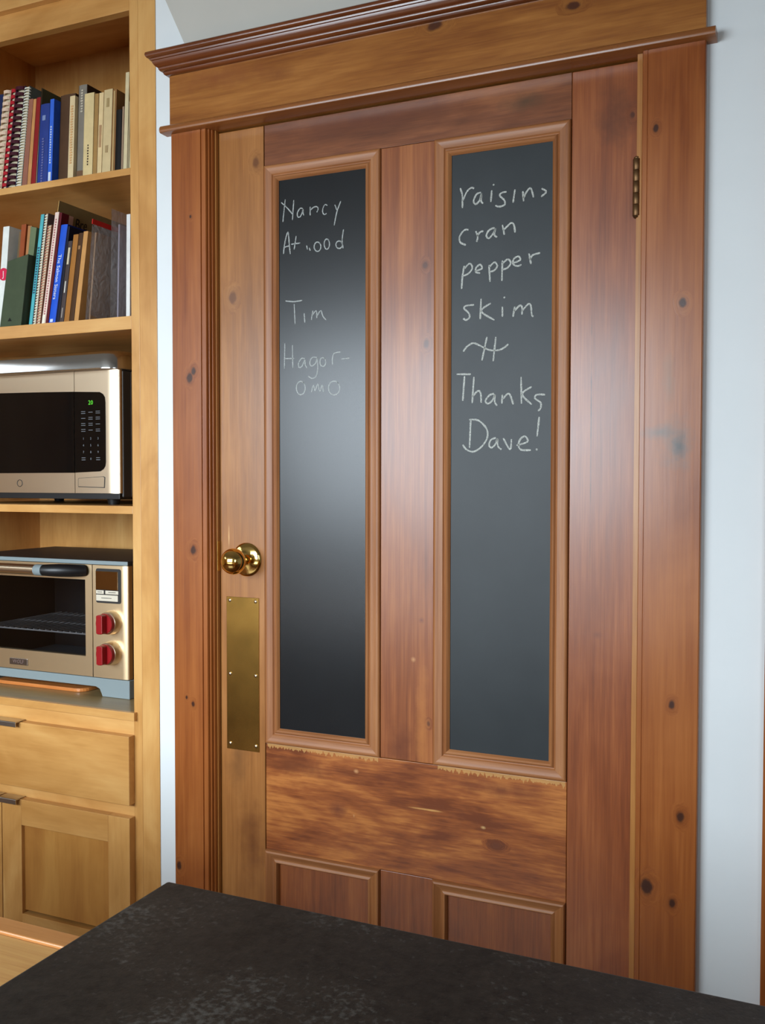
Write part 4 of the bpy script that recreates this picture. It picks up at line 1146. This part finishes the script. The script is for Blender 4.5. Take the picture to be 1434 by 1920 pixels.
book('cookbook', 'cream book with small red print down its spine', Z2, -0.4203, -0.4069, 0.2704, 0.1770, depth=0.05, cover=(210, 176, 160), spine=(232, 206, 192), style='soft', marks=[('dash', 0.1, 0.95, (176, 112, 110), 0.35), ('bar', 0.02, 0.10, (236, 226, 206), 0.7)], group=G2)
book('cookbook', 'dark maroon book left of the blue titled one', Z2, -0.4067, -0.3984, 0.2678, 0.1800, depth=0.025, cover=(92, 14, 26), style='soft', group=G2)
sb_ = book('cookbook', 'bright blue hardback with white title letters on the second shelf', Z2, -0.3982, -0.3749, 0.238, 0.1830, lean_r=0.1800, cover=(20, 40, 110), spine=(30, 84, 200), marks=[('The Salmon Sisters', 0.20, 0.76, (226, 232, 240), 0.62), ('bar', 0.03, 0.06, (200, 210, 236), 0.4)], group=G2)
book('cookbook', 'thin navy book right of the blue titled one', Z2, -0.3747, -0.3648, 0.2326, 0.1800, lean_r=0.1640, cover=(20, 22, 40), style='soft', group=G2)
book('cookbook', 'dark grey booklet with small white spine labels', Z2, -0.3646, -0.3500, 0.1973, 0.1640, lean_r=0.1580, cover=(54, 44, 42), spine=(70, 58, 56), style='soft', marks=[('bar', 0.72, 0.92, (206, 194, 164), 0.45), ('bar', 0.38, 0.52, (204, 200, 190), 0.25), ('bar', 0.08, 0.2, (150, 140, 132), 0.25)], group=G2)
book('card_folder', 'thick tan card folder right of the dark booklet', Z2, -0.3496, -0.3333, 0.2111, 0.1580, cover=(160, 104, 44), style='soft', group=G2)
book('cookbook', 'dark brown worn book between two tan folders', Z2, -0.3331, -0.3185, 0.2131, 0.1600, lean_r=0.1540, cover=(74, 46, 22), style='soft', marks=[('bar', 0.82, 0.86, (150, 110, 70), 0.5)], group=G2)
book('card_folder', 'plain tan card folder left of the clear bags', Z2, -0.3183, -0.3040, 0.2155, 0.1540, cover=(196, 142, 82), style='soft', group=G2)
book('cookbook', 'white ring-bound pad at the right end of the second shelf', Z2, -0.1617, -0.1500, 0.2418, 0.0156, cover=(222, 222, 218), style='soft', group=G2)
# tall manila folder with handwriting
mf = book('manila_folder', 'tall olive manila folder with a handwritten black word', Z2, -0.4237, -0.4205, 0.3010, 0.1774, lean_r=0.1770, yf=0.03, depth=0.26, cover=(132, 112, 72), spine=(204, 160, 92), style='soft', group=G2)
zc_ = Z2 + 0.262
xf_ = -0.4205 - 0.0005 + 0.1774 * 0.262
text_mesh('handwritten_word', 'Bre', 0.036, cmat((30, 24, 20)), mf, lambda x, y, z: (xf_ + 0.1774 * y + 0.0006 + z, 0.113 + x * 0.85, zc_ + y + 0.10 * x))
# worn olive expanding folder in front of the white book
ef = thing('expanding_folder', 'worn olive green expanding folder stuffed with old papers', 'folder', (-0.485, 0.06, Z2 + 0.0002), G2)
olive = cmat((66, 76, 54))


def quadslab(p, y0, y1):
    return MB().hexa([(p[0][0], y0, p[0][1]), (p[1][0], y0, p[1][1]), (p[1][0], y1, p[1][1]), (p[0][0], y1, p[0][1]), (p[3][0], y0, p[3][1]), (p[2][0], y0, p[2][1]), (p[2][0], y1, p[2][1]), (p[3][0], y1, p[3][1])])


zb_ = Z2 + 0.0006
quadslab([(-0.5350, zb_), (-0.4660, zb_), (-0.4392, 1.7710), (-0.5060, 1.7590)], 0.000, 0.004).build('front_flap', olive, ef, 0.001)
quadslab([(-0.5340, zb_), (-0.5312, zb_), (-0.5035, 1.7600), (-0.5060, 1.7600)], 0.004, 0.15).build('side_wall', cmat((84, 84, 58)), ef)
quadslab([(-0.4690, zb_), (-0.4665, zb_), (-0.4400, 1.7700), (-0.4430, 1.7700)], 0.004, 0.15).build('side_wall', cmat((60, 66, 46)), ef)
quadslab([(-0.5340, zb_), (-0.4670, zb_), (-0.4300, 1.842), (-0.4950, 1.842)], 0.15, 0.153).build('back_flap', cmat((84, 92, 66)), ef)
quadslab([(-0.5280, zb_), (-0.5160, zb_), (-0.4830, 1.835), (-0.4970, 1.838)], 0.030, 0.13).build('old_papers', cmat((112, 90, 62)), ef)
quadslab([(-0.5130, zb_), (-0.4990, zb_), (-0.4660, 1.851), (-0.4810, 1.851)], 0.022, 0.13).build('old_papers', cmat((150, 74, 38)), ef)
quadslab([(-0.4970, zb_), (-0.4860, zb_), (-0.4520, 1.846), (-0.4640, 1.848)], 0.026, 0.13).build('old_papers', cmat((176, 120, 74)), ef)
quadslab([(-0.4840, zb_), (-0.4710, zb_), (-0.4310, 1.838), (-0.4500, 1.843)], 0.020, 0.13).build('old_papers', cmat((104, 116, 84)), ef)
MB().prism([(-0.5080, 1.6120), (-0.4955, 1.6120), (-0.5010, 1.6205)], 'y', -0.0006, 0.0).build('black_triangle', cmat((20, 20, 18)), ef)
tie = MB().tube([(-0.541, -0.003, Z2 + 0.001), (-0.541, -0.0150, Z2 + 0.0005), (-0.5425, -0.0158, Z2 - 0.010), (-0.5445, -0.0160, Z2 - 0.022)], [0.004, 0.0035, 0.003, 0.0015], 8)
tie.build('cloth_tie', cmat((110, 62, 30)), ef, smooth=True)
tie = MB().tube([(-0.553, -0.003, Z2 + 0.001), (-0.554, -0.0152, Z2 + 0.0003), (-0.556, -0.0160, Z2 - 0.012)], [0.005, 0.0045, 0.002], 8)
tie.build('cloth_tie', cmat((128, 132, 92)), ef, smooth=True)


# clear plastic bags with papers
def pillow(x, y0, y1, z0, z1, th, lean, seed):
    rnd = random.Random(seed)
    ny, nz = 14, 18
    mb = MB()
    for s_ in (-1, 1):
        for j in range(nz + 1):
            for i in range(ny + 1):
                f, g_ = i / ny, j / nz
                e = (math.sin(math.pi * f) * math.sin(math.pi * min(1, g_ * 1.0))) ** 0.5 if 0 < f < 1 and 0 < g_ < 1 else 0
                bump_ = e * th * (0.75 + 0.5 * rnd.random())
                z = z0 + (z1 - z0) * g_
                mb.v.append((x + lean * (z - z0) + s_ * (bump_ / 2 + 0.0002), y0 + (y1 - y0) * f, z))
    N = (ny + 1) * (nz + 1)
    for s_ in (0, 1):
        for j in range(nz):
            for i in range(ny):
                a = s_ * N + j * (ny + 1) + i
                mb.f.append((a, a + 1, a + ny + 2, a + ny + 1))
    return mb


bag1 = thing('zip_bag', 'clear plastic zip bag with a red closure holding brown papers', 'bag', (-0.28, 0.12, Z2 + 0.0003), 'clear plastic bags')
LB = 0.105
pillow(-0.2830, 0.020, 0.230, Z2 + 0.0015, 1.829, 0.016, LB, 3).build('plastic_pouch', M['bag'], bag1, smooth=True)
def slabx(x, y0, y1, z0, z1, t_, lean, zref):
    q = lambda xx, y, z: (xx + lean * (z - zref), y, z)
    return MB().hexa([q(x - t_, y0, z0), q(x + t_, y0, z0), q(x + t_, y1, z0), q(x - t_, y1, z0), q(x - t_, y0, z1), q(x + t_, y0, z1), q(x + t_, y1, z1), q(x - t_, y1, z1)])
slabx(-0.2830, 0.034, 0.20, Z2 + 0.004, 1.812, 0.0022, LB, Z2).build('brown_papers', cmat((172, 136, 100)), bag1)
slabx(-0.2830, 0.0195, 0.226, 1.829, 1.8405, 0.0012, LB, Z2).build('red_closure', cmat((190, 36, 26)), bag1)
bag2 = thing('zip_bag', 'taller clear plastic bag holding lavender grey sheets', 'bag', (-0.23, 0.16, Z2 + 0.0003), 'clear plastic bags')
pillow(-0.2440, 0.062, 0.262, Z2 + 0.0015, 1.873, 0.014, 0.030, 8).build('plastic_pouch', M['bag'], bag2, smooth=True)
slabx(-0.2440, 0.090, 0.25, Z2 + 0.003, 1.842, 0.0022, 0.030, Z2).build('grey_sheets', cmat((184, 176, 188)), bag2)

# ------------------------------------------------------------------ island and table in front
isl = thing('kitchen_island', 'birch kitchen island cabinet under the dark stone worktop', 'island', (1.6, -1.62, 0.0))
box('body', M['birch_z'], isl, 0.955, 2.25, -1.95, -1.29, 0.10, 0.883, 0.001)
box('plinth', M['birch_x'], isl, 0.99, 2.22, -1.90, -1.33, 0.0, 0.10, 0)
for k in range(3):
    x0 = 0.975 + k * 0.425
    box('end_panel', M['birch_panel'], isl, x0, x0 + 0.405, -1.29, -1.272, 0.13, 0.86, 0.0015)
ct = MB().box(0.873, 2.35, -2.05, -1.2165, 0.885, 0.92).build('stone_worktop', M['stone'], None, 0.0025, seg=3)
tag(ct, 'dark speckled stone worktop in the foreground', 'worktop')
tb = thing('wooden_table', 'oak plank table end beside the dark worktop, lower left', 'table', (0.06, -1.42, 0.0))  # long unseen left part added to shade the lower cabinet
ZTB = 0.76
pw = 0.085
for k in range(8):
    y1 = -1.0768 - k * pw
    pk = box('plank', M['table'], tb, -0.75, 0.868, y1 - pw + 0.0008, y1 - 0.0008, ZTB - 0.032, ZTB - 0.003, 0.001)
box('edge_rail', M['table_edge'], tb, -0.75, 0.868, -1.0765, -1.052, ZTB - 0.045, ZTB, 0.0015)
box('edge_rail', M['table_edge'], tb, -0.75, 0.868, -1.7818, -1.7575, ZTB - 0.045, ZTB, 0.0015)
for lx in (-0.72, 0.80):
    for ly in (-1.12, -1.71):
        box('leg', M['table_edge'], tb, lx, lx + 0.05, ly - 0.025, ly + 0.025, 0.0, ZTB - 0.032, 0.003)
